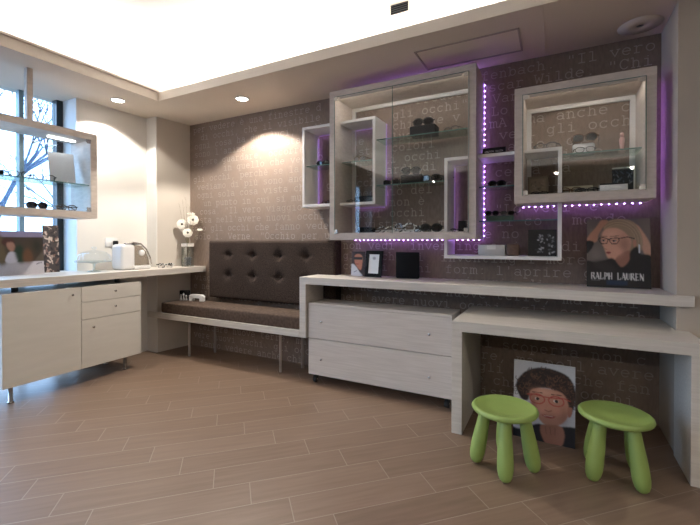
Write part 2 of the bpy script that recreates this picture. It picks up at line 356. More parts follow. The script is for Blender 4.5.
rows = {  # row (bottom row 0 has its centre 1.255 m up): (text, x of its first letter)
 13: [('per vedere è una finestre d', -3.72), ('gli occhi. Offenbach. "Il vero', -1.36)], 12: [('di occhi, che il visibile', -3.60), ('Proust. Oscar Wilde. "Chi', -1.05)],
 11: [('ogni cosa ha due luci, e di', -3.70), ('gli occhi"', -1.26), ('Van Gogh era', -.44)], 10: [('sono l\'anima e la vista', -3.70), ('chi che v', -1.26), ('Lo sguardo', -.45)],
 9: [('sapere guardare, occorre', -3.72), ('anche di luce e ', -1.85), ('mA', -.46), ('ma anche c', -.20)], 8: [('in quello che vedono', -3.25), ('i nostri colori ', -1.85), ('vedi gli occhi', -.39)],
 7: [('gli occhi, perchè se la con', -3.72), ('tengo gli occhi', -1.8), ('a te. o.»', -.33)], 6: [('vediamo di più sono anche', -3.66), ('negli sguardi di', -1.9), ('che è vista', -.42)],
 5: [('ogni sola cosa vista che', -3.66), ('gli occhi sono ', -1.93), ('cerca la ', -.42)], 4: [('un punto in cui si muove ', -3.56), ('lo specchio del', -1.87), ('cristal', -.42)],
 3: [('cosa. "Il vero viaggio di ', -3.62), ('scoperta non è  ', -1.87), ('Galileo. ', -.42)], 2: [('sta nell\'avere nuovi occhi ', -3.62), ('ma nuovi occhi ', -1.87), ('"Lo vedi ', -.42), ('e', .2)],
 1: [('sono gli occhi che fanno vedere', -3.77), ('la vista è tut', -1.72), ('ma s : il co', -.86), ('mondo.', .1)], 0: [('solo i. Verne. "Occhio per', -3.70), ('un\'occhi è vis', -1.95), ('pun vede no .', -.95), ('amo', .2)],
 -1: [('non vedi', -1.75), ('inventing a', -1.1), (' i mo', -.36), ('di luce', .03)], -2: [('gli occhi di chi ', -1.75), ('inventing i more', -.84), ], -3: [('con gli occhi e la', -1.75), ('form: l\'aprire gli', -.80)],
}
fill = 'vero viaggio di scoperta non consiste nel cercare nuove terre, ma nell\'avere nuovi occhi. gli occhi che fanno vedere anche chi amò, occhi "Il punto di vista. Verne. '
for k in range(-4, -14, -1): rows[k] = [((fill * 2)[(-k * 31) % 150:][:66], -3.72 + (k % 3) * .02)]
o = MB()
for k, segs in rows.items():
    for j, (t, x) in enumerate(segs):
        n = 200
        if j + 1 < len(segs): n = max(0, int((segs[j + 1][1] - x) / ADV - .4))
        n = min(n, int((.60 - x) / ADV))
        letters(o, t[:n], x, 1.255 + .094 * k - .024, YB)
o.build('wall_lettering', INK, bpy.data.objects['wall_back'])

# ------------------------------------------------------------------ recessed ceiling spots
def downlight(x, y, label, power, tilt=(0, 0), lit=True, ang=95, z=ZC, sq=False, blend=.6):
    t = thing('recessed_spotlight', label, 'ceiling light', (x, y, z), 0, 'recessed ceiling spotlights')
    if not lit: MB().lathe([(.020, -.001), (.115, -.001), (.118, -.004), (.022, -.009), (.020, -.004)], n=40).build('trim_ring', CEIL, t)
    else: MB().lathe([(.052, -.001), (.064, -.001), (.066, -.006), (.058, -.010), (.052, -.004)], n=32).build('trim_ring', CHROME if not lit else WPLA, t)
    if not lit: MB().lathe([(0, -.006), (.020, -.005), (.020, -.002), (0, -.002)], n=24).build('bulb', OFFB, t)
    else: MB().lathe([(0, -.0082), (.03, -.008), (.052, -.005), (.052, -.002), (0, -.002)], n=24).build('bulb', BULB if lit else OFFB, t)
    if lit:
        l = bpy.data.lights.new('spot', 'SPOT'); l.energy = power; l.spot_size = math.radians(ang); l.spot_blend = blend; l.shadow_soft_size = .03
        l.color = (1, .92, .82); s = bpy.data.objects.new('spot_beam', l); COL.objects.link(s); s.parent = t
        s.location = (0, 0, -.02); s.rotation_euler = (tilt[0], tilt[1], 0)
    return t
downlight(-2.625, 2.823, 'lit round ceiling spotlight shining on the lettered wall above the bench', 105, ang=125, blend=.22)
downlight(-3.70, 2.306, 'lit ceiling spotlight above the cream wall near the window', 42, ang=125, blend=.22)
downlight(.459, 3.018, 'unlit round ceiling spotlight in the right corner by the pillar', 0, lit=False)
for i, (x, y) in enumerate(((-2.4, -2.85), (-1.2, -2.85), (0, -2.85), (1.2, -2.85), (2.75, -1), (2.75, .8), (-3.7, -.6))):  # right-hand and window-side spots are added out of view to fill the room
    downlight(x, y, ('lit ceiling spotlight over the wall behind the viewer', 'added fill spotlight out of view over the right hand wall', 'added fill spotlight out of view over the window')[0 if i < 4 else 1 if i < 6 else 2], 60, (0, 0) if i == 6 else (math.radians(22), 0) if i < 4 else (0, math.radians(22)), ang=130, blend=.8)
# air grille high on the cove-lit upstand
t = thing('air_grille', 'small dark air grille on the white upstand above the ceiling cove', 'vent', (-1.0, 2.68, 2.875))
o = MB(); o.box(-.075, .075, -.008, 0, -.045, -.037); o.box(-.075, .075, -.008, 0, .037, .045); o.box(-.075, -.067, -.008, 0, -.037, .037); o.box(.067, .075, -.008, 0, -.037, .037); o.build('frame', CEIL, t)
MB().box(-.067, .067, -.002, 0, -.037, .037).build('backing', BLACKM, t)
o = MB()
for i in range(5): o.box(-.067, .067, -.007, -.0022, -.033 + i * .015, -.029 + i * .015)
o.build('slats', DKMETAL, t)

# ------------------------------------------------------------------ bench, counter, drawers, desk
c = thing('wall_counter', 'long pale oak counter along the lettered wall, ending in a leg panel by the bench', 'counter', (-.6, 2.99, 0))
O = (-.6, 2.99, 0)
box('counter_top', OAK, c, -1.943, .675, 2.78, 2.798, .84, .90, O)
c.children[0].data.name = 'counter_top'
bpy.data.objects.remove(c.children[0], do_unlink=True)
MB(O).prism([(-1.943, 2.78), (.675, 2.78), (.675, 2.798), (.597, 2.798), (.597, 3.197), (-1.752, 3.197), (-1.752, 3.07), (-1.943, 3.07)], .84, .90).build('counter_top', OAK, c, .002)
box('leg_panel', OAK, c, -1.943, -1.880, 2.78, 3.07, .381, .8395, O, .002)
b = thing('bench', 'pale oak wall bench on thin steel legs under the dark cushions', 'bench', (-2.9, 3.0, 0)); O = (-2.9, 3, 0)
MB(O).prism([(-3.955, 2.78), (-1.945, 2.78), (-1.945, 3.197), (-3.771, 3.197), (-3.822, 2.797), (-3.955, 2.797)], .381, .441).build('seat_board', OAK, b, .002)
for x, y in ((-3.408, 2.875), (-2.245, 2.909), (-3.265, 3.09), (-2.13, 3.10)):
    MB(O).lathe([(.012, 0), (.012, .375), (.02, .376), (.02, .381)], (x, y, 0), 16).build('leg', mat('satin_leg_paint', (.50, .47, .45), .35), b)
# seat cushion
o = MB((-2.85, 2.99, .441)); o.rbox(-3.745, -1.952, 2.79, 3.13, .442, .553, .014, 3)
sc_ = tag(o.build('seat_cushion', SEAT), 'long flat brown suede seat cushion lying on the bench', 'cushion')
# tufted back cushion
def tufted():
    x0, x1, z0, z1, y0, y1 = -3.345, -1.760, .60, 1.212, 3.075, 3.185
    nx, nz = 128, 50; but = [(x, z) for x in (-3.063, -2.735, -2.40, -2.08) for z in (1.065, .853)]
    vs = []; fs = []
    for j in range(nz + 1):
        for i in range(nx + 1):
            x = x0 + (x1 - x0) * i / nx; z = z0 + (z1 - z0) * j / nz; e = min(x - x0, x1 - x, z - z0, z1 - z)
            y = y0 + (.018 * (1 - min(e / .018, 1)) ** 2)
            for bx, bz in but:
                dx, dz = x - bx, z - bz; r2 = dx * dx + dz * dz
                y += .034 * math.exp(-r2 / .0009) + .010 * math.exp(-(dx / .07) ** 2 - (dz / .012) ** 2) + .008 * math.exp(-r2 / .006)
            vs.append((x, y, z))
    for j in range(nz):
        for i in range(nx): a = j * (nx + 1) + i; fs.append((a, a + 1, a + nx + 2, a + nx + 1))
    o = MB((-2.55, 3.13, .6)); o.add(vs, fs, True)
    n = len(vs); rim = [i for i in range(nx + 1)] + [j * (nx + 1) + nx for j in range(1, nz + 1)] + [nz * (nx + 1) + i for i in range(nx - 1, -1, -1)] + [j * (nx + 1) for j in range(nz - 1, 0, -1)]
    back = [(vs[i][0], y1, vs[i][2]) for i in rim]; m = len(rim)
    o.v += [Vector(p) - o.off for p in back]
    for k in range(m): o.f.append([rim[k], rim[(k + 1) % m], n + (k + 1) % m, n + k]); o.mi.append(0); o.sm.append(False)
    o.f.append([n + k for k in range(m)]); o.mi.append(0); o.sm.append(False)
    r = thing('back_cushion', 'dark brown button-tufted back cushion standing against the lettered wall', 'cushion', (-2.55, 3.13, .6))
    o.build('upholstery', FAB, r)
    for bx, bz in but:
        MB((-2.55, 3.13, .6)).lathe([(0, 0), (.009, .001), (.012, .004), (.012, .008)], (0, 0, 0), 12, Matrix.Translation((bx, y0 + .030, bz)) @ Matrix.Rotation(-PI / 2, 4, 'X')).build('button', FAB, r)
tufted()

# drawer unit on casters
O = (-1.26, 3.0, 0)
d = thing('drawer_unit', 'low pale oak drawer unit on casters under the long counter', 'drawer unit', O)
box('carcass', OAKF, d, -1.862, -.652, 2.822, 3.06, .085, .662, O)
box('top_panel', OAKF, d, -1.864, -.650, 2.800, 3.062, .663, .682, O)
for z0, z1, kz in ((.386, .661, .53), (.079, .381, .218)):
    q = box('drawer', OAKF, d, -1.864, -.650, 2.800, 2.8215, z0, z1, O)
    for kx in (-1.729, -.809):
        MB(O).lathe([(.004, 0), (.004, .012), (.009, .014), (.010, .020), (.007, .023)], (0, 0, 0), 14, Matrix.Translation((kx, 2.800, kz)) @ Matrix.Rotation(PI / 2, 4, 'X')).build('knob', CHROME, q)
for x in (-1.82, -.695):
    for y in (2.845, 3.02):
        cs = MB(O).lathe([(.016, .052), (.016, .082), (.026, .0822), (.026, .0845)], (x, y, 0), 14).box(x - .016, x + .016, y - .01, y + .02, .045, .056).build('caster', DKMETAL, d)
        wm = Matrix.Translation((x, y, .0265)) @ Matrix.Rotation(PI / 2, 4, 'Y')
        MB(O).lathe([(.010, -.017), (.024, -.015), (.0265, -.009), (.0265, .009), (.024, .015), (.010, .017)], (0, 0, 0), 20, wm).build('wheel', RUBBER, cs)
        MB(O).lathe([(0, .0171), (.010, .0172), (.011, .019), (0, .020)], (0, 0, 0), 14, wm).build('hub', CHROME, cs)

# low desk
O = (.03, 2.8, 0)
k = thing('low_desk', 'low pale oak desk with panel sides in front of the long counter', 'desk', O)
MB(O).prism([(-.578, 2.48), (.655, 2.48), (.655, 2.795), (.596, 2.795), (.596, 3.16), (-.578, 3.16)], .641, .704).build('desk_top', OAK, k, .002)
box('side_panel', OAK, k, -.578, -.514, 2.48, 3.16, 0, .6405, O, .002)
box('side_panel', OAK, k, .590, .655, 2.48, 2.795, 0, .6405, O, .002)

# left counter and cabinet by the window
O = (-3.75, 1.5, 0)
lc = thing('window_counter', 'thick pale oak counter top running along the window wall', 'counter', O)
MB(O).prism([(-3.52, .2), (-3.52, 3.197), (-3.771, 3.197), (-3.822, 2.797), (-3.983, 2.797), (-3.983, 2.09), (-4.20, 2.09), (-4.20, .2)], .863, .925).build('counter_top', OAKC, lc, .002)
for y in (.5, 1.457, 2.24): MB(O).lathe([(.022, 0), (.022, .043)], (-3.62, y, .82), 16).build('support_post', DKMETAL, lc)
O = (-3.75, 1.87, 0)
cb = thing('base_cabinet', 'cream base cabinet with two doors and two drawers under the window counter', 'cabinet', O)
box('carcass', CABW, cb, -3.95, -3.541, 1.342, 2.408, .135, .8195, O)
def knob_x(q, y, z): MB(O).lathe([(.004, 0), (.004, .012), (.009, .014), (.010, .020), (.007, .023)], (0, 0, 0), 14, Matrix.Translation((-3.52, y, z)) @ Matrix.Rotation(PI / 2, 4, 'Y')).build('knob', CHROME, q)
knob_x(box('door', CABW, cb, -3.54, -3.52, 1.340, 1.872, .133, .82, O), 1.80, .765)
knob_x(box('door', CABW, cb, -3.54, -3.52, 1.876, 2.41, .133, .540, O), 1.965, .47)
knob_x(box('drawer', CABW, cb, -3.54, -3.52, 1.876, 2.41, .544, .688, O), 2.155, .625)
knob_x(box('drawer', CABW, cb, -3.54, -3.52, 1.876, 2.41, .692, .82, O), 2.155, .76)
for y in (1.42, 2.30):
    for x in (-3.60, -3.9): MB(O).lathe([(.022, 0), (.022, .01), (.014, .012), (.014, .1345)], (x, y, 0), 14).build('foot', CHROME, cb)
O = (-3.75, .7, 0)
cb = thing('base_cabinet', 'cream base cabinet nearest the viewer, mostly outside the left edge', 'cabinet', O)
box('carcass', CABW, cb, -3.95, -3.541, .25, 1.32, .135, .8195, O); box('door', CABW, cb, -3.54, -3.52, .25, 1.318, .133, .82, O)
for y in (.35, 1.2): MB(O).lathe([(.014, 0), (.014, .1345)], (-3.6, y, 0), 14).build('foot', CHROME, cb)
for q in list(cb.children): bpy.data.objects.remove(q, do_unlink=True)
bpy.data.objects.remove(cb, do_unlink=True)

# ------------------------------------------------------------------ display cases
def case_y(name, label, cat, x0, x1, z0, z1, yf, th, m, rim=0, glassdoor=None, split=None, clips=True, yb=3.197):
    O = ((x0 + x1) / 2, 3.1, z0)
    t = thing(name, label, cat, O)
    box('top_panel', m, t, x0, x1, yf, yb, z1 - th, z1, O); box('bottom_panel', m, t, x0, x1, yf, yb, z0, z0 + th, O)
    box('side_panel', m, t, x0, x0 + th, yf, yb, z0 + th, z1 - th, O); box('side_panel', m, t, x1 - th, x1, yf, yb, z0 + th, z1 - th, O)
    if rim:
        a, b_, c_, d_ = x0 + th, x1 - th, z0 + th, z1 - th
        o = MB(O); o.box(a, b_, yb - .02, yb, d_ - rim, d_); o.box(a, b_, yb - .02, yb, c_, c_ + rim); o.box(a, a + rim, yb - .02, yb, c_ + rim, d_ - rim); o.box(b_ - rim, b_, yb - .02, yb, c_ + rim, d_ - rim)
        o.build('back_rim', WHITE, t)
    if glassdoor:
        edges = [x0 + th * .85] + (split or []) + [x1 - th * .85]
        for i in range(len(edges) - 1):
            g = MB(O).box(edges[i] + .002, edges[i + 1] - .002, yf - .004, yf + .002, z0 + th * .85, z1 - th * .85).build('glass_door', GLASS, t)
        e0, e1 = edges[0], edges[-1]; zb, zt_ = z0 + th * .85, z1 - th * .85
        oo = MB(O); w = .003
        for i in range(1, len(edges) - 1): oo.box(edges[i] - .0015, edges[i] + .0015, yf - .0045, yf + .0025, zb, zt_)
        oo.box(e0, e1, yf - .0045, yf + .002, zt_ - w, zt_); oo.box(e0, e0 + w, yf - .0045, yf + .002, zb, zt_); oo.box(e1 - w, e1, yf - .0045, yf + .002, zb, zt_)
        oo.build('glass_edge', EDGEG, t)
        if clips:
            for cx in (e0 + .004, e1 - .034):
                for cz in (zb + .004, zt_ - .034): MB(O).box(cx, cx + .03, yf - .009, yf - .005, cz, cz + .03).build('hinge', CHROME, t)
    return t, O
A, OA = case_y('display_case', 'large square wooden wall display case with glass doors, left of centre', 'display case', -1.697, -.500, 1.217, 2.460, 2.87, .057, CABIN, .03, True, [-1.13])
B, OB = case_y('display_case', 'smaller square wooden wall display case with glass door, beside the right pillar', 'display case', -.250, .519, 1.457, 2.228, 2.87, .057, CABIN, .03, True)
S1, O1 = case_y('wall_frame_shelf', 'white open square frame shelf running into the left side of the large case', 'shelf', -2.030, -1.311, 1.509, 2.229, 2.95, .024, WHITE)
S2, O2 = case_y('wall_frame_shelf', 'white open square frame shelf linking the large and the smaller case', 'shelf', -.745, .034, 1.076, 1.829, 2.95, .024, WHITE)
TUBEW = mat('case_tube_glow', (1, 1, 1), .4, emit=(1, .96, .90), es=CASE_ES)
for t, O, a, b_, zz in ((A, OA, -1.60, -.60, 2.460 - .057), (B, OB, -.16, .43, 2.228 - .057)):      # light bar under the top panel, shielded towards the room
    q = MB(O).box(a, b_, 2.876, 2.8835, zz - .013, zz - .0002).box(a, b_, 2.8835, 2.896, zz - .002, zz - .0002).build('lamp_bar', CABIN, t)
    MB(O).box(a + .004, b_ - .004, 2.8836, 2.893, zz - .006, zz - .0022).build('lamp_tube', TUBEW, q)
def gshelf(t, O, x0, x1, y0, y1, z, name='glass_shelf'):
    o = MB(O); o.box(x0, x1, y0 + .0015, y1, z - .008, z); g = o.build(name, SHELFG, t)
    MB(O).box(x0, x1, y0, y0 + .0014, z - .008, z).build('polished_edge', EDGEG, g)
gshelf(A, OA, -1.310, -.560, 2.97, 3.17, 2.040); gshelf(A, OA, -1.310, -.747, 2.97, 3.17, 1.665)
gshelf(B, OB, .036, .460, 2.94, 3.17, 1.776); gshelf(S1, O1, -2.005, -1.699, 2.98, 3.18, 1.884); gshelf(S1, O1, -1.638, -1.336, 2.98, 3.18, 1.884)
gshelf(S2, O2, -.498, -.253, 2.98, 3.18, 1.600); gshelf(S2, O2, -.498, .009, 2.98, 3.18, 1.352)

# hanging case in front of the window
x0, x1, y0, y1, z0, z1, th = -3.80, -3.50, .70, 1.997, 1.400, 2.118, .055
O = (-3.65, 1.35, z0)
H = thing('hanging_display_case', 'long wooden display case hung from the ceiling in front of the window', 'display case', O)
box('top_panel', CABIN, H, x0, x1, y0, y1, z1 - th, z1, O); box('bottom_panel', CABIN, H, x0, x1, y0, y1, z0, z0 + th, O)
box('side_panel', CABIN, H, x0, x1, y1 - th, y1, z0 + th, z1 - th, O); box('side_panel', CABIN, H, x0, x1, y0, y0 + th, z0 + th, z1 - th, O)
MB(O).box(x1 - .003, x1 + .003, y0 + th * .9, y1 - th * .9, z0 + th * .9, z1 - th * .9).build('glass_door', GLASS, H)
MB(O).box(x0 - .003, x0 + .003, y0 + th * .9, y1 - th * .9, z0 + th * .9, z1 - th * .9).build('glass_door', GLASS, H)
for cz in (z0 + th, z1 - th - .035): MB(O).box(x1 + .004, x1 + .008, y1 - th - .035, y1 - th, cz, cz + .035).build('hinge', CHROME, H)
box('suspension_post', CABIN, H, -3.665, -3.625, 1.545, 1.585, z1, ZC, O)
box('suspension_post', CABIN, H, -3.665, -3.625, .85, .89, z1, ZC, O)
g = MB(O).box(x0 + .02, x1 - .02, y0 + th, y1 - th, 1.676, 1.684).build('glass_shelf', SHELFG, H)
MB(O).box(x1 - .0199, x1 - .0185, y0 + th, y1 - th, 1.676, 1.684).build('polished_edge', EDGEG, g)
MB(O).box(-3.67, -3.645, 1.70, 1.90, z1 - th - .012, z1 - th - .001).build('lamp_tube', STRIPW, H)

# ------------------------------------------------------------------ purple LED strips
def led(label, segs, att, soft=False, back=.004):
    p0 = Vector(segs[0][0]); t = thing('led_strip', label, 'LED strip', p0, 0, 'purple LED strips around the wall cases')
    tp = MB(p0); dd = MB(p0); att = Vector(att)
    for a, b in segs:
        a, b = Vector(a), Vector(b); L = (b - a).length; u = (b - a) / L; n = max(1, int(L / .040))
        w = Vector([0 if abs(u[i]) > .5 or abs(att[i]) > .5 else .005 for i in range(3)])
        def slab(mb, p, q, d0, d1, k=1):       # slab between p and q, from d0 to d1 towards the mounting face
            c = [p - w * k + att * d0, q + w * k + att * d1]; lo = Vector(map(min, *c)); hi = Vector(map(max, *c)); mb.box(lo.x, hi.x, lo.y, hi.y, lo.z, hi.z)
        slab(tp, a, b, .0028, back)
        if soft: slab(dd, a, b, 0, .0027, .8); continue
        for i in range(n):
            c = a + u * (i + .5) * L / n; slab(dd, c - u * .0035, c + u * .0035, -.0008, .0027, .7)
    tp.build('tape', LEDT, t); q = dd.build('diodes', LEDS if soft else LED, t); q['kind'] = 'stuff'
yl = 3.165; UP, DN, LF = (0, 0, 1), (0, 0, -1), (-1, 0, 0)
led('dotted purple LED strip along the underside of the large case', [((-1.62, yl, 1.2125), (-.752, yl, 1.2125)), ((-.715, yl, 1.2125), (-.505, yl, 1.2125))], UP)
led('dotted purple LED strip running up the right side of the large case', [((-.488, yl, 1.225), (-.488, yl, 1.80)), ((-.488, yl, 1.835), (-.488, yl, 2.42))], LF, back=.0118)
led('purple LED strip hidden above the large case, washing the ceiling', [((-1.66, yl, 2.4645), (-.52, yl, 2.4645))], DN)
led('dotted purple LED strip under the smaller case', [((-.235, yl, 1.4525), (.008, yl, 1.4525)), ((.036, yl, 1.4525), (.51, yl, 1.4525))], UP)
led('purple LED strip between the smaller case and the right pillar', [((.5235, yl, 1.46), (.5235, yl, 2.22))], LF)
FR = (0, -1, 0)      # mounted in front, shining onto the wall
led('purple glow strip along the right side of the left white frame, inside the large case', [((-1.3045, 3.178, 1.52), (-1.3045, 3.178, 2.22))], FR, True)
led('purple glow strip under the left white frame, inside the large case', [((-1.60, 3.178, 1.5025), (-1.32, 3.178, 1.5025))], FR, True)
led('purple glow strip inside the top of the left white frame', [((-1.985, 3.178, 2.1985), (-1.71, 3.178, 2.1985)), ((-1.60, 3.178, 2.1985), (-1.345, 3.178, 2.1985))], FR, True)
led('purple glow strip inside the left edge of the left white frame', [((-1.998, 3.178, 1.55), (-1.998, 3.178, 1.872)), ((-1.998, 3.178, 1.89), (-1.998, 3.178, 2.17))], FR, True)
led('purple glow strip inside the left edge of the linking white frame', [((-.7145, 3.178, 1.29), (-.7145, 3.178, 1.79))], FR, True)

# ------------------------------------------------------------------ painted pictures: a small raster painted into vertex colours
class Paint:
    def __init__(s, w, h, bg): s.w, s.h = w, h; s.a = np.ones((h, w, 3)) * np.array(bg); s.Y, s.X = np.mgrid[0:h, 0:w] + .5
    def mask(s, pts):
        m = np.zeros((s.h, s.w), bool); n = len(pts)
        for i in range(n):
            (x1, y1), (x2, y2) = pts[i], pts[(i + 1) % n]
            if y1 == y2: continue
            c = ((y1 > s.Y) != (y2 > s.Y)) & (s.X < (x2 - x1) * (s.Y - y1) / (y2 - y1) + x1); m ^= c
        return m
    def poly(s, pts, col, soft=0):
        # closed Catmull-Rom smoothing
        P = [np.array(p, float) for p in pts]; n = len(P); q = []
        for i in range(n):
            a, b, c, d = P[i - 1], P[i], P[(i + 1) % n], P[(i + 2) % n]
            for t in (0, .25, .5, .75): q.append(.5 * ((2 * b) + (c - a) * t + (2 * a - 5 * b + 4 * c - d) * t * t + (3 * b - a - 3 * c + d) * t ** 3))
        s.put(s.mask([tuple(p) for p in q]), col, soft)
    def rect(s, x0, y0, x1, y1, col, soft=0): s.put((s.X > x0) & (s.X < x1) & (s.Y > y0) & (s.Y < y1), col, soft)
    def ell(s, cx, cy, rx, ry, col, soft=0): s.put(((s.X - cx) / rx) ** 2 + ((s.Y - cy) / ry) ** 2 < 1, col, soft)
    def line(s, pts, w, col):
        m = np.zeros((s.h, s.w), bool)
        for (x1, y1), (x2, y2) in zip(pts, pts[1:]):
            dx, dy = x2 - x1, y2 - y1; t = np.clip(((s.X - x1) * dx + (s.Y - y1) * dy) / (dx * dx + dy * dy + 1e-9), 0, 1)
            m |= (s.X - x1 - t * dx) ** 2 + (s.Y - y1 - t * dy) ** 2 < (w / 2) ** 2
        s.put(m, col)
    @staticmethod
    def blur(a, r):
        if r <= 0: return a
        k = np.exp(-np.arange(-int(3 * r), int(3 * r) + 1) ** 2 / (2 * r * r)); k /= k.sum(); n = len(k) // 2
        for ax in (0, 1):
            p = np.concatenate([np.repeat(np.take(a, [0], ax), n, ax), a, np.repeat(np.take(a, [-1], ax), n, ax)], ax)
            a = sum(k[i] * np.take(p, range(i, i + a.shape[ax]), ax) for i in range(len(k)))
        return a
    def put(s, m, col, soft=0):
        m = s.blur(m.astype(float), soft)[..., None]; s.a = s.a * (1 - m) + np.array(col) * m
    def shade(s, cx, cy, rx, ry, col, k): m = (k * np.exp(-((s.X - cx) / rx) ** 2 - ((s.Y - cy) / ry) ** 2))[..., None]; s.a = s.a * (1 - m) + np.array(col) * m
    def sheet(s, name, wid, hei, parent, M, soft=.6, amp=.0):
        a = s.blur(s.a, soft)
        if amp: a = np.clip(a * (1 + np.random.default_rng(1).normal(0, amp, a.shape[:2]))[..., None], 0, 1)
        h, w = s.h, s.w
        xs = (np.arange(w) / (w - 1) - .5) * wid; zs = (1 - np.arange(h) / (h - 1)) * hei
        vs = [M @ Vector((x, 0, z)) for z in zs for x in xs]
        fs = [(r * w + c, (r + 1) * w + c, (r + 1) * w + c + 1, r * w + c + 1) for r in range(h - 1) for c in range(w - 1)]
        me = bpy.data.meshes.new(name); me.from_pydata([tuple(v) for v in vs], [], fs); me.materials.append(PIC)
        at = me.color_attributes.new('Col', 'FLOAT_COLOR', 'POINT')
        at.data.foreach_set('color', np.concatenate([a.reshape(-1, 3), np.ones((h * w, 1))], 1).ravel())
        o = bpy.data.objects.new(name, me); COL.objects.link(o); o.parent = parent; return o
def s2l(*c): return tuple(((x / 255) / 12.92 if x / 255 < .04 else ((x / 255 + .055) / 1.055) ** 2.4) for x in c)
def poster(name, label, cat, loc, rz, tilt, wid, hei, paint, board=WPLA, thick=.006, strut=True, group=None, amp=.03):
    t = thing(name, label, cat, loc, rz, group); M = Matrix.Rotation(-tilt, 4, 'X')
    MB().box(-wid / 2, wid / 2, .0006, thick, 0, hei, M=M).build('backing_board', board, t)
    if strut and tilt > .02:
        a = M @ Vector((0, thick, hei * .7)); f = Vector((0, a.y + hei * .12, 0)); o = MB()
        o.tube([a, f + Vector((0, 0, .003))], .003, 6); o.build('easel_strut', board, t)
    paint.sheet('print', wid, hei, t, M, amp=amp); return t
SKIN, SKIN2 = s2l(176, 128, 108), s2l(128, 86, 72)

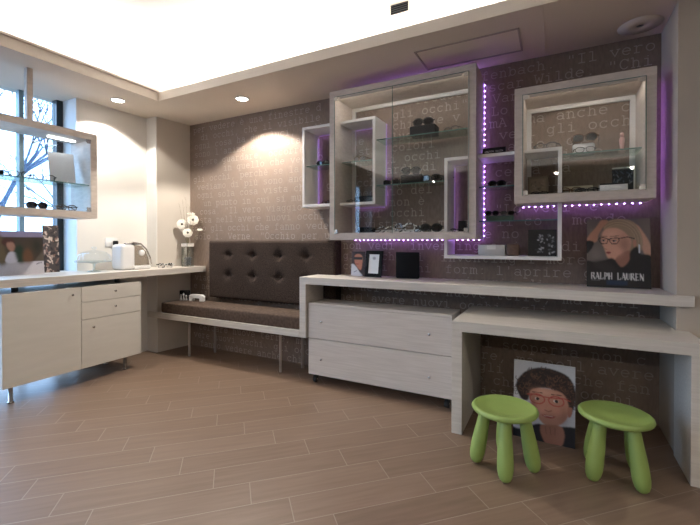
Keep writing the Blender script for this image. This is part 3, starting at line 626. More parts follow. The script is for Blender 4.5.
# woman with glasses, showcard
def woman():
    p = Paint(132, 142, s2l(96, 88, 86)); K = lambda L: [((x - 130) * .4, (y - 35) * .4) for x, y in L]
    k = lambda x, y: ((x - 130) * .4, (y - 35) * .4)
    p.poly(K([(400, 35), (470, 35), (470, 200), (430, 120)]), s2l(104, 92, 84), 2); p.shade(*k(180, 220), 16, 16, s2l(122, 116, 114), .6)
    p.poly(K([(345, 48), (395, 70), (430, 115), (458, 170), (458, 228), (430, 218), (405, 160), (370, 100)]), s2l(186, 142, 118), 1)
    p.poly(K([(226, 70), (262, 42), (320, 36), (372, 52), (405, 95), (420, 150), (408, 205), (355, 215), (345, 150), (300, 105), (232, 100)]), s2l(146, 124, 100), 1)
    p.poly(K([(216, 108), (245, 84), (300, 86), (345, 118), (364, 150), (356, 195), (322, 230), (284, 248), (254, 244), (238, 229), (233, 212), (227, 198), (222, 182), (211, 158)]), s2l(196, 148, 126), 1)
    for i in range(7):
        rr = 86 + i * 4.2; c_ = s2l(*((172, 148, 120), (122, 102, 84), (150, 128, 104))[i % 3])
        p.line(K([(296 + rr * 1.06 * math.cos(a * .1), 152 - rr * math.sin(a * .1)) for a in range(-1 - i // 3, 24)]), .9, c_)
    p.shade(*k(330, 175), 14, 22, s2l(110, 72, 60), .55); p.shade(*k(255, 115), 16, 9, s2l(206, 164, 142), .7); p.shade(*k(262, 185), 8, 9, s2l(196, 148, 126), .6)
    p.poly(K([(285, 238), (352, 198), (366, 258), (330, 300), (296, 278)]), s2l(140, 96, 80), 1)
    p.poly(K([(132, 150), (150, 112), (182, 78), (208, 44), (236, 40), (246, 52), (216, 84), (196, 116), (186, 152), (158, 160)]), s2l(168, 124, 104), .8)
    p.poly(K([(130, 152), (170, 156), (158, 190), (130, 215)]), s2l(22, 20, 24), .8)
    p.poly(K([(126, 262), (180, 262), (232, 248), (272, 240), (312, 284), (352, 250), (358, 205), (392, 178), (412, 216), (464, 234), (466, 396), (126, 396)]), s2l(20, 17, 20), 1)
    p.poly(K([(160, 262), (230, 256), (290, 300), (200, 300)]), s2l(38, 32, 34), 3)
    for pts in ([(196, 136), (222, 132), (246, 140), (240, 162), (214, 166), (200, 154), (196, 136)], [(256, 138), (296, 134), (304, 146), (292, 164), (266, 166), (254, 152), (256, 138)]):
        p.line(K(pts), 1.6, s2l(20, 16, 18)); 
    p.line(K([(246, 142), (256, 142)]), 1.5, s2l(20, 16, 18)); p.line(K([(300, 138), (345, 130), (380, 138)]), 1.7, s2l(20, 16, 18))
    p.ell(*k(222, 149), 3.4, 1.8, s2l(150, 140, 134)); p.ell(*k(278, 151), 4, 1.9, s2l(150, 140, 134)); p.ell(*k(221, 149), 1.6, 1.7, s2l(30, 26, 28)); p.ell(*k(275, 151), 1.8, 1.8, s2l(30, 26, 28)); p.line(K([(212, 145), (232, 144)]), .9, s2l(40, 28, 26)); p.line(K([(264, 146), (290, 146)]), .9, s2l(40, 28, 26)); p.line(K([(205, 126), (242, 127)]), 1, s2l(96, 68, 56)); p.line(K([(256, 127), (300, 124)]), 1.2, s2l(96, 68, 56))
    p.ell(*k(247, 211), 5.2, 2.3, s2l(150, 70, 68), .5); p.line(K([(236, 211), (260, 211)]), .7, s2l(90, 40, 40)); p.line(K([(226, 190), (238, 193)]), 1, s2l(140, 92, 76)); p.shade(*k(300, 205), 10, 10, s2l(214, 158, 136), .5)
    p.poly(K([(372, 150), (388, 146), (390, 170), (378, 182)]), s2l(170, 120, 100), .6); p.line(K([(403, 172), (404, 208)]), 3, s2l(196, 200, 204))
    p.rect(*k(236, 352), *k(342, 374), s2l(18, 40, 66), 1)
    p.a = np.clip(p.a * 1.28, 0, .9)
    # the maker's name, high-contrast serif capitals
    S = {'R': [(.1, 0, .1, 1, 2), (.1, 1, .55, 1, .7), (.55, 1, .62, .75, 2), (.62, .75, .5, .5, 1), (.1, .5, .5, .5, .7), (.45, .5, .8, 0, 2)], 'A': [(.05, 0, .42, 1, .7), (.42, 1, .8, 0, 2.2), (.2, .35, .62, .35, .7)],
         'L': [(.15, 0, .15, 1, 2.2), (.15, 0, .75, 0, .7), (.75, 0, .75, .28, .8)], 'P': [(.15, 0, .15, 1, 2.2), (.15, 1, .6, 1, .7), (.68, .95, .68, .55, 2), (.6, .48, .15, .48, .7)],
         'H': [(.12, 0, .12, 1, 2), (.72, 0, .72, 1, 2), (.12, .5, .72, .5, .7)], 'U': [(.12, 1, .12, .25, 2), (.12, .2, .35, 0, 1.2), (.35, 0, .6, .1, .8), (.68, .15, .68, 1, .8)],
         'E': [(.15, 0, .15, 1, 2.2), (.15, 1, .7, 1, .8), (.15, .5, .55, .5, .8), (.15, 0, .72, 0, .8)], 'N': [(.1, 0, .1, 1, .8), (.1, 1, .72, 0, 2.2), (.74, 0, .74, 1, .8)]}
    cw = 275 / 12.2
    for i, ch in enumerate('RALPH LAUREN'):
        for x1, y1, x2, y2, w in S.get(ch, ()):
            X0 = 156 + i * cw; p.line(K([(X0 + x1 * cw, 346 - y1 * 30), (X0 + x2 * cw, 346 - y2 * 30)]), w * 1.15, s2l(226, 224, 222))
    p.line(K([(157, 354), (202, 354)]), 1, s2l(120, 118, 118))
    return p
poster('woman_showcard', 'showcard of a woman in dark glasses standing on the counter by the right pillar', 'showcard', (.360, 3.08, .900), 0, .12, .350, .455, woman(), BLACKM)

def boy():
    p = Paint(124, 176, s2l(186, 186, 190)); K = lambda L: [((x - 65) * .396, (y - 58) * .396) for x, y in L]; k = lambda x, y: ((x - 65) * .396, (y - 58) * .396)
    R = random.Random(4)
    p.poly(K([(78, 215), (95, 160), (140, 112), (210, 86), (285, 92), (345, 118), (374, 175), (376, 250), (352, 330), (330, 260), (290, 205), (200, 205), (155, 245), (140, 285), (105, 278)]), s2l(34, 20, 16), 1)
    for i in range(300):
        a = R.uniform(PI * .94, PI * 2.12); r = R.uniform(.36, 1.10); x, y = k(228 + 148 * r * math.cos(a), 235 + 138 * r * math.sin(a))
        cr = R.uniform(2.4, 5); p.line([(x + cr * math.cos(t), y + cr * math.sin(t)) for t in (0, .8, 1.6, 2.4, 3.2, 4)], 1.3, s2l(*R.choice(((66, 42, 32), (24, 14, 12), (96, 64, 48), (40, 24, 20)))))
    p.poly(K([(152, 232), (200, 205), (300, 207), (335, 240), (347, 300), (336, 352), (300, 392), (255, 408), (212, 392), (184, 345), (160, 300)]), s2l(174, 124, 104), 1)
    p.shade(*k(320, 340), 10, 24, s2l(116, 70, 58), .5); p.shade(*k(225, 225), 20, 8, s2l(204, 160, 138), .6); p.shade(*k(215, 330), 9, 9, s2l(200, 140, 122), .6); p.shade(*k(295, 325), 9, 9, s2l(190, 130, 112), .5)
    p.poly(K([(340, 290), (362, 285), (360, 325), (345, 340)]), s2l(150, 100, 84), .6)
    for cx, cy in ((190, 267), (285, 264)):
        p.line([(k(cx + 38 * math.cos(t), cy + 27 * math.sin(t))) for t in [j * PI / 8 for j in range(17)]], 2.1, s2l(158, 56, 48)); p.ell(*k(cx, cy), 5, 3.2, s2l(226, 214, 208)); p.ell(*k(cx + 2, cy), 3.6, 3.4, s2l(20, 12, 12))
    p.line(K([(140, 250), (165, 244), (232, 250), (250, 250), (325, 242), (352, 250)]), 2.2, s2l(158, 56, 48)); p.line(K([(165, 232), (215, 230)]), 1.6, s2l(48, 28, 22)); p.line(K([(262, 230), (312, 226)]), 1.6, s2l(48, 28, 22))
    p.line(K([(228, 322), (246, 328), (262, 320)]), 1.8, s2l(120, 72, 60)); p.poly(K([(214, 352), (240, 349), (282, 348), (266, 361), (238, 364)]), s2l(146, 64, 58), .6); p.line(K([(226, 354), (268, 352)]), 1, s2l(216, 196, 186)); p.shade(*k(170, 300), 7, 26, s2l(112, 70, 56), .6)
    p.poly(K([(60, 448), (130, 440), (200, 405), (260, 420), (320, 395), (390, 400), (390, 520), (60, 520)]), s2l(22, 22, 30), 1)
    p.poly(K([(70, 415), (130, 418), (140, 446), (70, 452)]), s2l(176, 178, 190), 1.5)
    p.poly(K([(208, 412), (250, 400), (308, 396), (326, 430), (322, 480), (300, 510), (240, 510), (212, 460)]), s2l(150, 102, 84), 1)
    for j in range(3): p.line(K([(232 + j * 24, 412), (238 + j * 22, 452)]), 1, s2l(112, 70, 58))
    return p
poster('boy_poster', 'poster of a curly haired boy in red glasses, leaning under the low desk', 'poster', (-.065, 2.62, 0), math.radians(-2), .12, .335, .462, boy(), PAPERW, .008)

def counterpic():
    p = Paint(110, 86, s2l(150, 140, 160)); K = lambda L: [(x * .39, (y - 60) * .26) for x, y in L]
    p.rect(0, 0, 110, 12, s2l(150, 136, 160)); p.rect(0, 12, 110, 60, s2l(74, 62, 50)); p.rect(0, 60, 110, 86, s2l(176, 172, 178))
    p.poly([(0, 12), (14, 14), (20, 60), (0, 60)], s2l(104, 88, 62), 3); p.ell(26, 22, 15, 8, s2l(84, 46, 38), 1.5); p.poly([(22, 24), (36, 22), (42, 32), (36, 40), (26, 36)], s2l(176, 128, 108), 1.2)
    p.poly([(18, 60), (24, 44), (34, 40), (50, 46), (44, 60)], s2l(196, 192, 200), .8); p.poly([(40, 34), (58, 30), (62, 60), (46, 60)], s2l(34, 58, 42), 3); p.poly([(60, 42), (72, 34), (82, 46), (80, 60), (60, 60)], s2l(112, 76, 50), 3)
    p.shade(94, 30, 12, 14, s2l(40, 44, 32), .8); p.line([(90, 66), (96, 64), (104, 63)], 1.4, s2l(70, 66, 74)); return p
poster('counter_poster', 'wide photo poster of a person in a white shirt standing on the window counter', 'poster', (-3.94, 1.640, .925), PI / 2, .10, .32, .365, counterpic(), WPLA)
def collage():
    p = Paint(40, 120, s2l(60, 50, 48)); R = random.Random(8)
    for i in range(70):
        x, y = R.uniform(0, 40), R.uniform(0, 120); p.line([(x, y), (x + R.uniform(-8, 8), y + R.uniform(-8, 8)), (x + R.uniform(-8, 8), y + R.uniform(-5, 9))], R.uniform(1.5, 4), s2l(*R.choice(((196, 176, 158), (34, 24, 24), (120, 90, 78), (160, 140, 126), (24, 20, 22)))))
    return p
poster('pattern_poster', 'narrow patterned card standing behind the photo poster by the window', 'poster', (-4.03, 1.90, .925), PI / 2, .06, .125, .425, collage(), BLACKM)

def facecard():
    p = Paint(44, 74, s2l(60, 40, 40))
    p.poly([(6, 6), (22, 0), (38, 6), (40, 30), (44, 60), (30, 66), (10, 40)], s2l(40, 24, 24), 1); p.poly([(10, 12), (24, 8), (34, 16), (34, 40), (30, 56), (18, 46), (10, 32)], s2l(190, 126, 100), .8)
    p.rect(7, 17, 34, 25, s2l(14, 12, 16), .6); p.line([(14, 38), (22, 38)], 2.4, s2l(150, 60, 54)); p.poly([(0, 40), (12, 42), (26, 60), (36, 74), (0, 74)], s2l(206, 210, 220), .8); p.line([(10, 62), (18, 58)], 1.6, s2l(70, 80, 120)); p.rect(0, 0, 6, 20, s2l(60, 40, 44), 1)
    return p
poster('portrait_card', 'small portrait card of a face in sunglasses at the left end of the counter', 'card', (-1.545, 3.10, .900), 0, .10, .135, .215, facecard(), PAPERW, .003)

def lettercard():
    p = Paint(40, 56, s2l(246, 246, 246))
    p.ell(20, 12, 6, 4, s2l(180, 176, 182), 1.2)
    for i in range(8): p.line([(8, 20 + i * 4), (32 - (i % 3) * 4, 20 + i * 4)], .8, s2l(172, 170, 176))
    return p
t = thing('photo_frame', 'black photo frame with a white sheet on the counter beside the portrait card', 'photo frame', (-1.385, 3.06, .900), math.radians(-8))
M = Matrix.Rotation(-.14, 4, 'X'); o = MB(); fw, fh, b_ = .165, .225, .030
o.box(-fw/2, -fw/2 + b_, 0, .014, 0, fh, M); o.box(fw/2 - b_, fw/2, 0, .014, 0, fh, M); o.box(-fw/2 + b_, fw/2 - b_, 0, .014, 0, b_, M); o.box(-fw/2 + b_, fw/2 - b_, 0, .014, fh - b_, fh, M)
o.build('frame', BLACKM, t); MB().box(-fw/2 + b_, fw/2 - b_, .008, .013, b_, fh - b_, M).build('backing_board', BLACKM, t)
lettercard().sheet('print', fw - 2 * b_, fh - 2 * b_, t, M @ Matrix.Translation((0, .007, b_)))
MB().tube([M @ Vector((0, .014, .15)), (0, .085, .003)], .004, 6).build('easel_strut', BLACK, t)
t = thing('black_panel', 'plain square black display panel standing on the long counter', 'display panel', (-1.080, 3.085, .900), math.radians(3))
MB().rbox(-.098, .098, -.01, .01, .006, .215, .003).build('panel', BLACKM, t); MB().rbox(-.09, .09, -.022, .028, 0, .007, .002).build('foot', BLACKM, t)

# ------------------------------------------------------------------ stools
def leg_mb(an):
    o = MB(); top = Vector((.095 * math.cos(an), .095 * math.sin(an), .285)); bot = Vector((.148 * math.cos(an), .148 * math.sin(an), .0))
    dv = bot - top; n = 12; pts = []; rs = []
    prof = [(0, .025), (.12, .027), (.3, .030), (.5, .034), (.68, .036), (.8, .0355), (.9, .031), (.96, .024), (.99, .014), (1, .006)]
    for t_, r in prof: pts.append(top + dv * t_); rs.append(r * 1.1)
    return o.tube(pts, rs, 20)
st = thing('kids_stool', 'round green plastic stool left of the boy poster, its four legs visible', 'stool', (-.240, 2.235, 0), math.radians(8), 'green round stools')
MB().lathe([(0, .283), (.120, .283), (.150, .285), (.163, .292), (.167, .300), (.164, .309), (.155, .314), (.146, .3145), (.142, .3115), (.08, .3105), (0, .3105)], n=64).build('seat', GREEN, st)
for i in range(4): leg_mb(i * PI / 2).build('leg', GREEN, st)
dup(st, (.272, 2.412, 0), math.radians(44), 'round green plastic stool right of the boy poster, by the desk side panel')

for q in [o_ for o_ in COL.objects if o_.name.startswith('kids_stool')]: q.scale = (1, 1, 1.04)
# ------------------------------------------------------------------ eyewear
def eyewear(frame_m, lens_m, shape=0, folded=False, rim=.0026):
    t = bpy.data.objects.new('eyeglasses', None); COL.objects.link(t); t.empty_display_size = .03
    LX_ = .033; rx, rz = ((.027, .019), (.029, .023), (.026, .015))[shape]; zc = rz + .004; e = (2.6, 2.2, 3.2)[shape]
    def loop(cx, s=1):
        P = []
        for i in range(24):
            a = 2 * PI * i / 24; c_, s_ = math.cos(a), math.sin(a)
            x = abs(c_) ** (2 / e) * math.copysign(rx, c_) * s; z = abs(s_) ** (2 / e) * math.copysign(rz, s_) * s
            P.append((cx + x, .012 * (abs(cx + x) / .065) ** 2, zc + z))
        return P
    o = MB()
    for s in (-1, 1): o.tube(loop(s * LX_), rim, 6, True)
    o.tube([(-.008, 0, zc + .006), (0, -.001, zc + .010), (.008, 0, zc + .006)], rim, 6)
    for s in (-1, 1): o.tube([(s * .058, .009, zc + .008), (s * .068, .013, zc + .008)], rim * 1.2, 6)
    o.build('frame_front', frame_m, t)
    for s in (-1, 1):
        P = loop(s * LX_, .98); q = MB(); n = len(P)
        q.add(P + [(x, y + .0012, z) for x, y, z in P], [list(range(n)), list(range(n, 2 * n))[::-1]] + [(i, (i + 1) % n, n + (i + 1) % n, n + i) for i in range(n)]); q.build('lens', lens_m, t)
    for s in (-1, 1):
        if folded: pts = [(s * .068, .013, zc + .008), (s * .066, .020, zc + .008), (s * .02, .026 + .003 * s, zc + .007), (-s * .035, .027 + .003 * s, zc + .002), (-s * .055, .028, zc - .012)]
        else: pts = [(s * .068, .013, zc + .008), (s * .069, .05, zc + .007), (s * .067, .10, zc + .003), (s * .064, .125, zc - .008), (s * .062, .14, zc - .018)]
        MB().tube(pts, [rim * 1.3, rim * 1.2, rim, rim, rim * .8], 6).build('temple', frame_m, t)
    return t
PB = {'sun': eyewear(BLACK, LENSD, 1, True, .0034), 'sunopen': eyewear(BLACK, LENSD, 0, False, .0034), 'clear': eyewear(BLACK, LENSC, 0, False), 'clearf': eyewear(BLACK, LENSC, 2, True, .003), 'tort': eyewear(TORT, LENSD, 1, False, .003), 'zebra': eyewear(ZEB, LENSC, 1, False, .0038), 'brown': eyewear(TORT, LENSC, 0, True, .0028)}
GR = 'eyewear on show in the wall cases'
def put(kind, x, y, z, rz, label, sc=1, rx=0, group=GR):
    r = dup(PB[kind], (x, y, z), math.radians(rz), label, math.radians(rx), sc); r['category'] = 'eyeglasses'; r['group'] = group
    r.name = 'sunglasses' if kind in ('sun', 'sunopen', 'tort') else 'eyeglasses'; return r
def prop(name, label, cat, x0, x1, y0, y1, z0, z1, m, r=.004, group=None, lid=None):
    o = MB(((x0 + x1) / 2, (y0 + y1) / 2, z0)); o.rbox(x0, x1, y0, y1, z0, z1, r, 2)
    if lid is None: return tag(o.build(name, m), label, cat, group)
    t = thing(name, label, cat, ((x0 + x1) / 2, (y0 + y1) / 2, z0), 0, group); o.build('case_body', m, t)
    MB(t.location).rbox(x0 - .001, x1 + .001, y0 - .001, y1 + .001, z1 - .004, z1 + .006, .003, 2).build('lid', lid, t); return t
# left white frame
put('sun', -1.882, 3.06, 1.885, 5, 'black sunglasses on the glass shelf of the left white frame', 1.05)
put('brown', -1.87, 3.10, 1.534, -12, 'thin framed eyeglasses on the floor of the left white frame')
put('tort', -1.50, 3.04, 1.885, -8, 'tortoiseshell sunglasses on the left frame shelf seen through the large case'); put('brown', -1.42, 3.10, 1.885, 15, 'eyeglasses behind the tortoiseshell pair on the left frame shelf', .9)
prop('glasses_case', 'long black glasses case inside the lower corner of the left white frame', 'glasses case', -1.545, -1.350, 3.02, 3.10, 1.534, 1.592, BLACKM, .018)
put('clear', -1.59, 3.02, 1.534, -25, 'black rimmed eyeglasses leaning by the long black case in the left frame', .7)
# large case
prop('display_block', 'black block on the upper glass shelf carrying sunglasses', 'display block', -1.035, -.830, 3.0, 3.12, 2.041, 2.115, BLACKM)
put('sun', -.935, 3.03, 2.1165, 4, 'black sunglasses on the black block of the upper shelf', 1.25); put('clear', -.72, 3.04, 2.041, -18, 'wire thin eyeglasses at the right end of the upper glass shelf')
prop('spectacle_cup', 'small dark cup at the left end of the lower glass shelf', 'cup', -1.275, -1.215, 3.02, 3.07, 1.666, 1.712, BLACKM, .015); prop('spectacle_cup', 'small dark cup second from the left on the lower glass shelf', 'cup', -1.195, -1.135, 3.02, 3.07, 1.666, 1.712, BLACKM, .015)
prop('display_block', 'black block on the lower glass shelf carrying two sunglasses', 'display block', -1.105, -.93, 2.99, 3.09, 1.666, 1.735, BLACKM)
put('sun', -1.03, 3.02, 1.7365, 8, 'black sunglasses on the left of the lower shelf block', 1.2); put('sunopen', -.86, 2.985, 1.666, -6, 'black open sunglasses right of the lower shelf block', 1.25); put('sun', -.80, 3.11, 1.666, 5, 'folded sunglasses behind the open pair on the lower shelf', 1.2)
prop('glasses_case', 'rounded black glasses case on the floor of the large case at left', 'glasses case', -1.50, -1.345, 2.98, 3.05, 1.2745, 1.325, BLACKM, .02)
put('brown', -1.38, 3.08, 1.275, -30, 'brown eyeglasses beside the rounded case on the floor of the large case', 1.1)
put('zebra', -1.05, 2.915, 1.275, -8, 'black and white rimmed eyeglasses on the floor of the large case', 1.35); put('zebra', -1.225, 2.97, 1.275, 14, 'patterned eyeglasses left of the black and white pair', .95)
put('clearf', -.97, 3.12, 1.275, -10, 'black rimmed eyeglasses behind the black and white pair', 1.25); put('sun', -.86, 3.0, 1.275, 6, 'black sunglasses on the floor of the large case at right', 1.3)
prop('small_box', 'small dark box in the right corner of the large case', 'box', -.66, -.605, 3.04, 3.09, 1.2745, 1.36, BLACK); put('clearf', -.655, 2.97, 1.275, 8, 'small eyeglasses in front of the dark box in the corner of the large case', .7)
# on and in the linking frame
t = thing('name_block', 'black name block with pale lettering on top of the linking white frame', 'sign', (-.400, 3.02, 1.829))
MB().rbox(-.080, .080, -.015, .015, 0, .052, .002).build('block', BLACK, t)
o = MB(); letters(o, 'CALVIN KLEIN', -.062, .020, -.0152, .0104, .0013, .0004); o.build('lettering', WRITE, t)
put('sun', -.385, 3.05, 1.601, 4, 'black sunglasses on the upper glass shelf of the linking frame', .95); put('clearf', -.475, 3.10, 1.601, -20, 'dark eyeglasses at the left of the upper shelf in the linking frame', .6)
prop('display_tray', 'dark green tray on the lower glass shelf of the linking frame', 'tray', -.452, -.268, 3.0, 3.08, 1.353, 1.388, GREENB, .004)
put('sun', -.415, 3.03, 1.389, 6, 'black sunglasses at the left of the green tray', .75); put('sunopen', -.31, 3.02, 1.389, -6, 'black sunglasses at the right of the green tray', .75)
t = prop('gift_box', 'flat silver grey box with a white tag on the linking frame floor', 'box', -.506, -.322, 3.0, 3.10, 1.1005, 1.172, SILV, .003, lid=SILV)
MB(t.location).box(-.445, -.385, 2.9975, 2.9992, 1.145, 1.175).build('tag', PAPERW, t)
prop('leather_case', 'small brown leather case beside the silver box', 'glasses case', -.315, -.228, 3.0, 3.08, 1.1005, 1.185, BROWNL, .012)
def signpic():
    p = Paint(48, 48, s2l(10, 10, 12)); R = random.Random(5)
    for cx in (22, 38):
        for i in range(26): x, y = cx + R.gauss(0, 2.6), R.uniform(6, 42); p.line([(x, y), (x + R.uniform(-4, 4), y + R.uniform(-3, 3))], R.uniform(.8, 2), s2l(*R.choice(((190, 190, 196), (110, 110, 116), (60, 60, 64)))))
    return p
poster('pattern_sign', 'square black sign with two pale patterned columns in the linking frame', 'sign', (-.085, 3.045, 1.1005), math.radians(2), .08, .178, .185, signpic(), BLACKM)
# smaller case
put('clear', -.066, 3.02, 1.830, -10, 'black rimmed eyeglasses on the linking frame inside the smaller case', 1.15)
prop('display_block', 'white block on the glass shelf of the smaller case', 'display block', .095, .225, 3.03, 3.12, 1.777, 1.855, WPLA, .015)
put('tort', .165, 3.02, 1.856, -6, 'brown lensed sunglasses on top of the white block', 1.15); put('clear', .165, 2.965, 1.777, 2, 'black eyeglasses in front of the white block', .9)
t = thing('figurine', 'small pale pink figurine on the shelf of the smaller case', 'figurine', (.375, 3.07, 1.776)); MB().lathe([(.018, 0), (.020, .01), (.010, .03), (.014, .06), (.016, .085), (.009, .10)], n=16).build('body', PINK, t); MB().lathe([(0, .098), (.010, .102), (.013, .115), (.008, .128), (0, .130)], n=14).build('head', PINK, t)
def goldpic():
    p = Paint(40, 44, s2l(120, 108, 90)); p.rect(5, 5, 35, 38, s2l(142, 128, 108), .6); R = random.Random(6)
    for i in range(30): x, y = R.uniform(7, 33), R.uniform(8, 36); p.line([(x, y), (x + R.uniform(-5, 5), y + R.uniform(-4, 4))], 1.2, s2l(*R.choice(((96, 84, 70), (168, 154, 134)))))
    return p
poster('small_picture', 'small beige framed picture at the left of the smaller case floor', 'picture', (-.115, 3.09, 1.5145), 0, .08, .135, .150, goldpic(), BEIGE)
put('clearf', -.10, 2.99, 1.5145, 2, 'thin eyeglasses in front of the small beige picture', .85)
prop('display_block', 'beige block behind the eyeglasses on the smaller case floor', 'display block', .045, .215, 3.05, 3.10, 1.5145, 1.575, BEIGE)
put('brown', .085, 3.0, 1.5145, 6, 'brown rimmed eyeglasses at the left of the beige block', 1.1); put('clearf', .175, 2.985, 1.5145, -8, 'black rimmed eyeglasses at the right of the beige block', 1.05)
prop('gift_box', 'flat white box with a black lid on the smaller case floor', 'box', .248, .395, 2.97, 3.07, 1.5145, 1.565, WPLA, .003, lid=BLACK)
def darkpic():
    p = Paint(50, 50, s2l(214, 210, 200)); p.rect(0, 3, 46, 46, s2l(16, 22, 30)); R = random.Random(9)
    for i in range(36): x, y = R.uniform(2, 44), R.uniform(5, 44); p.line([(x, y), (x + R.uniform(-7, 7), y + R.uniform(-7, 7))], 1.6, s2l(*R.choice(((70, 84, 100), (30, 50, 70), (120, 124, 130), (10, 12, 14)))))
    return p
poster('glossy_card', 'dark glossy picture card with a white edge in the smaller case', 'card', (.390, 3.11, 1.5145), math.radians(-6), .10, .125, .178, darkpic(), PAPERW, .003)

# hanging case contents
GH = 'eyewear in the hanging case'
prop('glasses_case', 'long black tray on the glass shelf of the hanging case', 'tray', -3.74, -3.62, 1.12, 1.40, 1.6845, 1.732, BLACKM, .01)
put('clear', -3.58, 1.48, 1.685, 85, 'black rimmed eyeglasses standing on the hanging case shelf', 1.1, group=GH); put('clear', -3.60, 1.65, 1.685, 78, 'black rimmed eyeglasses next to the white card on the hanging case shelf', 1.15, group=GH)
t = thing('leaning_card', 'pale blank card leaning on the glass shelf in the hanging case', 'card', (-3.655, 1.81, 1.6860), math.radians(75)); MB().box(-.09, .09, 0, .004, 0, .285, Matrix.Rotation(-.32, 4, 'X')).build('sheet', PAPERW, t)
put('sun', -3.60, 1.60, 1.4555, 85, 'dark sunglasses on the floor of the hanging case', 1.1, group=GH); put('brown', -3.58, 1.80, 1.4555, 80, 'brown eyeglasses near the end of the hanging case floor', 1.15, group=GH); put('clearf', -3.60, 1.30, 1.4555, 88, 'folded eyeglasses nearest the viewer on the hanging case floor', 1.1, group=GH)
for v in PB.values():
    for c_ in list(v.children): bpy.data.objects.remove(c_, do_unlink=True)
lay = eyewear(ZEB, LENSC, 2, True, .004); lay.location = (-3.65, 2.78, .927); lay.rotation_euler = (0, 0, math.radians(60)); lay.scale = (1.25,) * 3
tag(lay, 'black and white folded eyeglasses lying on the window counter near the vase', 'eyeglasses')
for v in PB.values(): bpy.data.objects.remove(v, do_unlink=True)

# ------------------------------------------------------------------ on the window counter
t = thing('cake_stand', 'clear glass cake stand with a domed glass cover on the window counter', 'cake stand', (-3.79, 2.13, .925))
MB().lathe([(.058, 0), (.058, .004), (.014, .012), (.010, .03), (.012, .07), (.05, .082), (.145, .088), (.155, .096), (.153, .096), (.14, .088), (0, .085)], n=48).build('footed_plate', glass('stand_glass', (.80, .86, .88), ior=1.6), t)
q = MB().lathe([(.138, .093), (.140, .11), (.136, .135), (.124, .158), (.102, .177), (.072, .190), (.038, .197), (.012, .199), (.010, .204), (.018, .210), (.022, .219), (.017, .229), (0, .233)], n=48).build('dome_cover', glass('dome_glass', (.90, .93, .95), ior=1.6), t)
t = thing('coffee_machine', 'white capsule coffee machine with smoky tank on the window counter', 'coffee machine', (-3.76, 2.47, .925))
def arcpts(L): return L
MB().rbox(-.085, .085, -.155, -.005, .0, .252, .035, 4).build('body', WPLA, t)
MB().rbox(-.08, .08, -.02, .165, 0, .038, .012, 3).build('drip_tray', WPLA, t)
MB().prism([(-.004, .04), (.155, .04), (.145, .11), (.115, .18), (.07, .232), (-.004, .245)], -.066, .066, 'x').build('water_tank', SMOKE, t, .004)
MB().tube([(0, -.10, .255), (0, -.03, .268), (0, .05, .255), (0, .11, .20), (0, .15, .12), (0, .168, .045)], .008, 10, M=Matrix.Translation((.075, 0, 0))).build('handle', CHROME, t)
MB().lathe([(0, 0), (.030, 0), (.030, .018), (.022, .026), (0, .028)], n=24, M=Matrix.Translation((.067, .06, .165)) @ Matrix.Rotation(PI / 2, 4, 'Y')).build('spout_knob', WPLA, t)
MB().rbox(-.06, .06, -.04, .07, .246, .262, .006, 2).build('lid', DKMETAL, t)
t = thing('wall_socket', 'white wall socket with a black plug above the coffee machine', 'socket', (WX, 2.405, 1.195), PI / 2)
MB().rbox(-.062, .062, -.010, 0, -.045, .045, .004).build('plate', WPLA, t)
q = MB().rbox(-.022, .022, -.045, -.011, -.028, .016, .008, 2, Matrix.Translation((.03, 0, 0))).build('plug', BLACK, t)
MB().tube([(.03, -.04, -.02), (.028, -.055, -.06), (.015, -.05, -.12), (-.005, -.04, -.19), (.02, -.05, -.236)], .0035, 8).build('cable', BLACK, t)

# vase with flowers
vx, vy = -3.64, 3.05; zb = .925
t = thing('glass_vase', 'square glass vase half filled with grey pebbles holding white flowers', 'vase', (vx, vy, zb))
o = MB(); w = .045
for a in ((-w, w, -w, -w + .004), (-w, w, w - .004, w), (-w, -w + .004, -w, w), (w - .004, w, -w, w)): o.box(*a, 0, .262)
o.box(-w, w, -w, w, 0, .006); o.build('glass_body', glass('vase_glass', (.86, .88, .88)), t)
o = MB(); e = w + .0015
for a in ((-e, e, -e, -e + .0012), (-e, e, e - .0012, e), (-e, -e + .0012, -e, e), (e - .0012, e, -e, e)): o.box(*a, .222, .258)
o.build('pale_band', noisy('frosted_band', (.55, .53, .50), (.62, .60, .57), 30, .6), t)
R = random.Random(2); o = MB()
for i in range(90):
    r = R.uniform(.007, .012); x, y, z = R.uniform(-.03, .03), R.uniform(-.03, .03), R.uniform(.018, .10)
    o.lathe([(0, -r * .7), (r * .7, -r * .5), (r, 0), (r * .7, r * .5), (0, r * .7)], (x, y, z), 7)
q = o.build('pebbles', PEB, t); q['kind'] = 'stuff'
fl = [((-3.66, 3.02), 1.395, -.062, 0, .058, 'large white flower at the left of the vase'), ((-3.63, 3.05), 1.445, .040, .02, .062, 'largest white flower, high at the right of the vase'), ((-3.645, 3.07), 1.515, -.012, .05, .045, 'topmost white flower of the bunch, seen edge on'),
      ((-3.63, 3.03), 1.300, .022, -.02, .052, 'lowest white flower just above the vase rim'), ((-3.65, 3.04), 1.330, -.055, .03, .036, 'small white flower low at the left, seen edge on'), ((-3.62, 3.07), 1.335, .085, .05, .034, 'small white flower low at the right, seen edge on')]
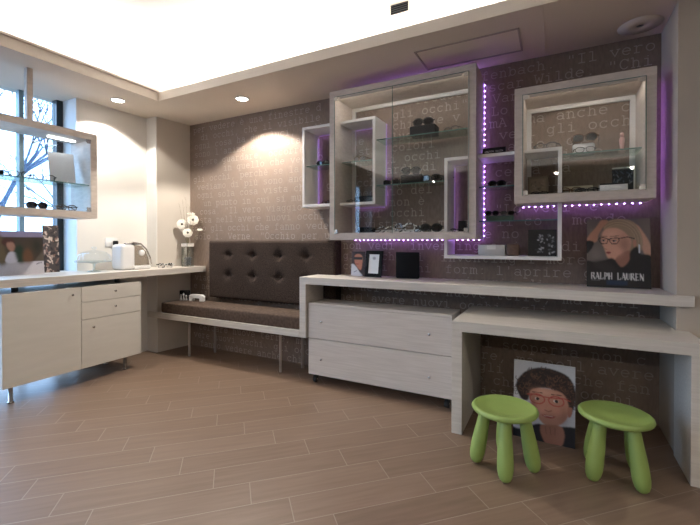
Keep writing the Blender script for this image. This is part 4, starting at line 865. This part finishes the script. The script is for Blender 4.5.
for i, ((x, y), z, dx, dy, r, lab) in enumerate(fl):
    # bunch spreads sideways as the viewer sees it: along the diagonal
    px, py = vx + dx * .86 + dy * .3, vy + dx * .5 + dy; px = max(px, -3.73)
    t = thing('white_flower', lab, 'flower', (vx, vy, zb + .09), 0, 'white flowers in the glass vase'); L = Vector((vx, vy, zb + .09)); T = Vector((px, py, z)) - L
    MB().tube([(T.x * .0, 0, 0), (T.x * .25, T.y * .25, T.z * .5), tuple(T)], .002, 6).build('stem', STEM, t)
    to = (Vector((0, 0, 1.2)) - Vector((px, py, z))).normalized(); up = Vector((0, 0, 1))
    nrm = (to + Vector((0, 0, .15 if i not in (2, 4, 5) else 3))).normalized(); Rm = nrm.to_track_quat('Z', 'Y').to_matrix().to_4x4(); Mx = Matrix.Translation(T) @ Rm
    o = MB()
    for ring, (n, rr, zz) in enumerate(((9, r, 0), (7, r * .72, .006))):
        for k_ in range(n):
            a = 2 * PI * (k_ + .5 * ring) / n; ca, sa = math.cos(a), math.sin(a); pw = rr * .34
            P = [(.006, 0, zz), (rr * .45, pw * .8, zz + .006), (rr * .85, pw, zz + .004), (rr, 0, zz - .002), (rr * .85, -pw, zz + .004), (rr * .45, -pw * .8, zz + .006)]
            P = [(x_ * ca - y_ * sa, x_ * sa + y_ * ca, z_) for x_, y_, z_ in P]; P2 = [(a_, b2, c2 - .0015) for a_, b2, c2 in P]
            o.add(P + P2, [(0, 1, 2, 3, 4, 5), (11, 10, 9, 8, 7, 6)] + [(j, (j + 1) % 6, 6 + (j + 1) % 6, 6 + j) for j in range(6)], M=Mx)
    o.build('petals', PETAL, t)
    MB().lathe([(0, .004), (r * .2, .005), (r * .22, .010), (r * .12, .014), (0, .015)], n=12, M=Mx).build('centre', mat('dark_centre' , (.05, .045, .03), .8), t)
for i in range(6):
    dx = (-.10, -.06, .03, .09, -.02, .06)[i]; z = (1.62, 1.66, 1.60, 1.52, 1.70, 1.64)[i]
    px, py = max(vx + dx * .86, -3.75), vy + dx * .4; L = Vector((vx, vy, zb + .09)); T = Vector((px, py, z)) - L
    o = MB(); pts = [(0, 0, 0), (T.x * .2 + .01, T.y * .2, T.z * .4), (T.x * .7, T.y * .7, T.z * .75), tuple(T)]
    o.tube(pts, [.002, .0018, .0014, .0008], 5)
    for j in range(4): f = .5 + j * .13; b0 = Vector((T.x * f, T.y * f, T.z * (f + .05) )); o.tube([b0, b0 + Vector((R.uniform(-.02, .03), R.uniform(-.04, .03), .05))], [.0010, .0006], 4)
    q = MB((0, 0, 0)); ob = o.build('dry_twig', TWIG); ob.location = L
    tag(ob, ('dry twig leaning farthest left out of the vase', 'dry twig second from the left in the vase', 'short dry twig in the middle of the vase', 'dry twig leaning farthest right out of the vase', 'tallest dry twig rising from the vase', 'dry twig right of the topmost flower')[i], 'twig', 'dry twigs in the glass vase')

# small things at the back of the seat cushion
t = thing('trinket_box', 'small dark box with two pale figures at the left end of the seat cushion', 'box', (-3.66, 3.02, .553), math.radians(25))
MB().rbox(-.055, .055, .0, .03, 0, .105, .004).build('case_body', BLACKM, t)
for x, h in ((-.03, .07), (0, .085), (.03, .06)): MB().lathe([(.012, 0), (.013, .01), (.007, h * .5), (.011, h * .7), (.008, h * .9), (0, h)], (x, -.018, 0), 12).build('figure', SILV, t)
t = thing('napkin_holder', 'small pale arched holder on the seat cushion in front of the back cushion', 'holder', (-3.47, 3.03, .553), math.radians(8))
o = MB(); o.prism([(-.095, 0), (-.095, .055), (-.075, .072), (.075, .072), (.095, .055), (.095, 0), (.045, 0), (.045, .030), (-.045, .030), (-.045, 0)], -.02, .02, 'y'); o.build('arch', WPLA, t, .003)
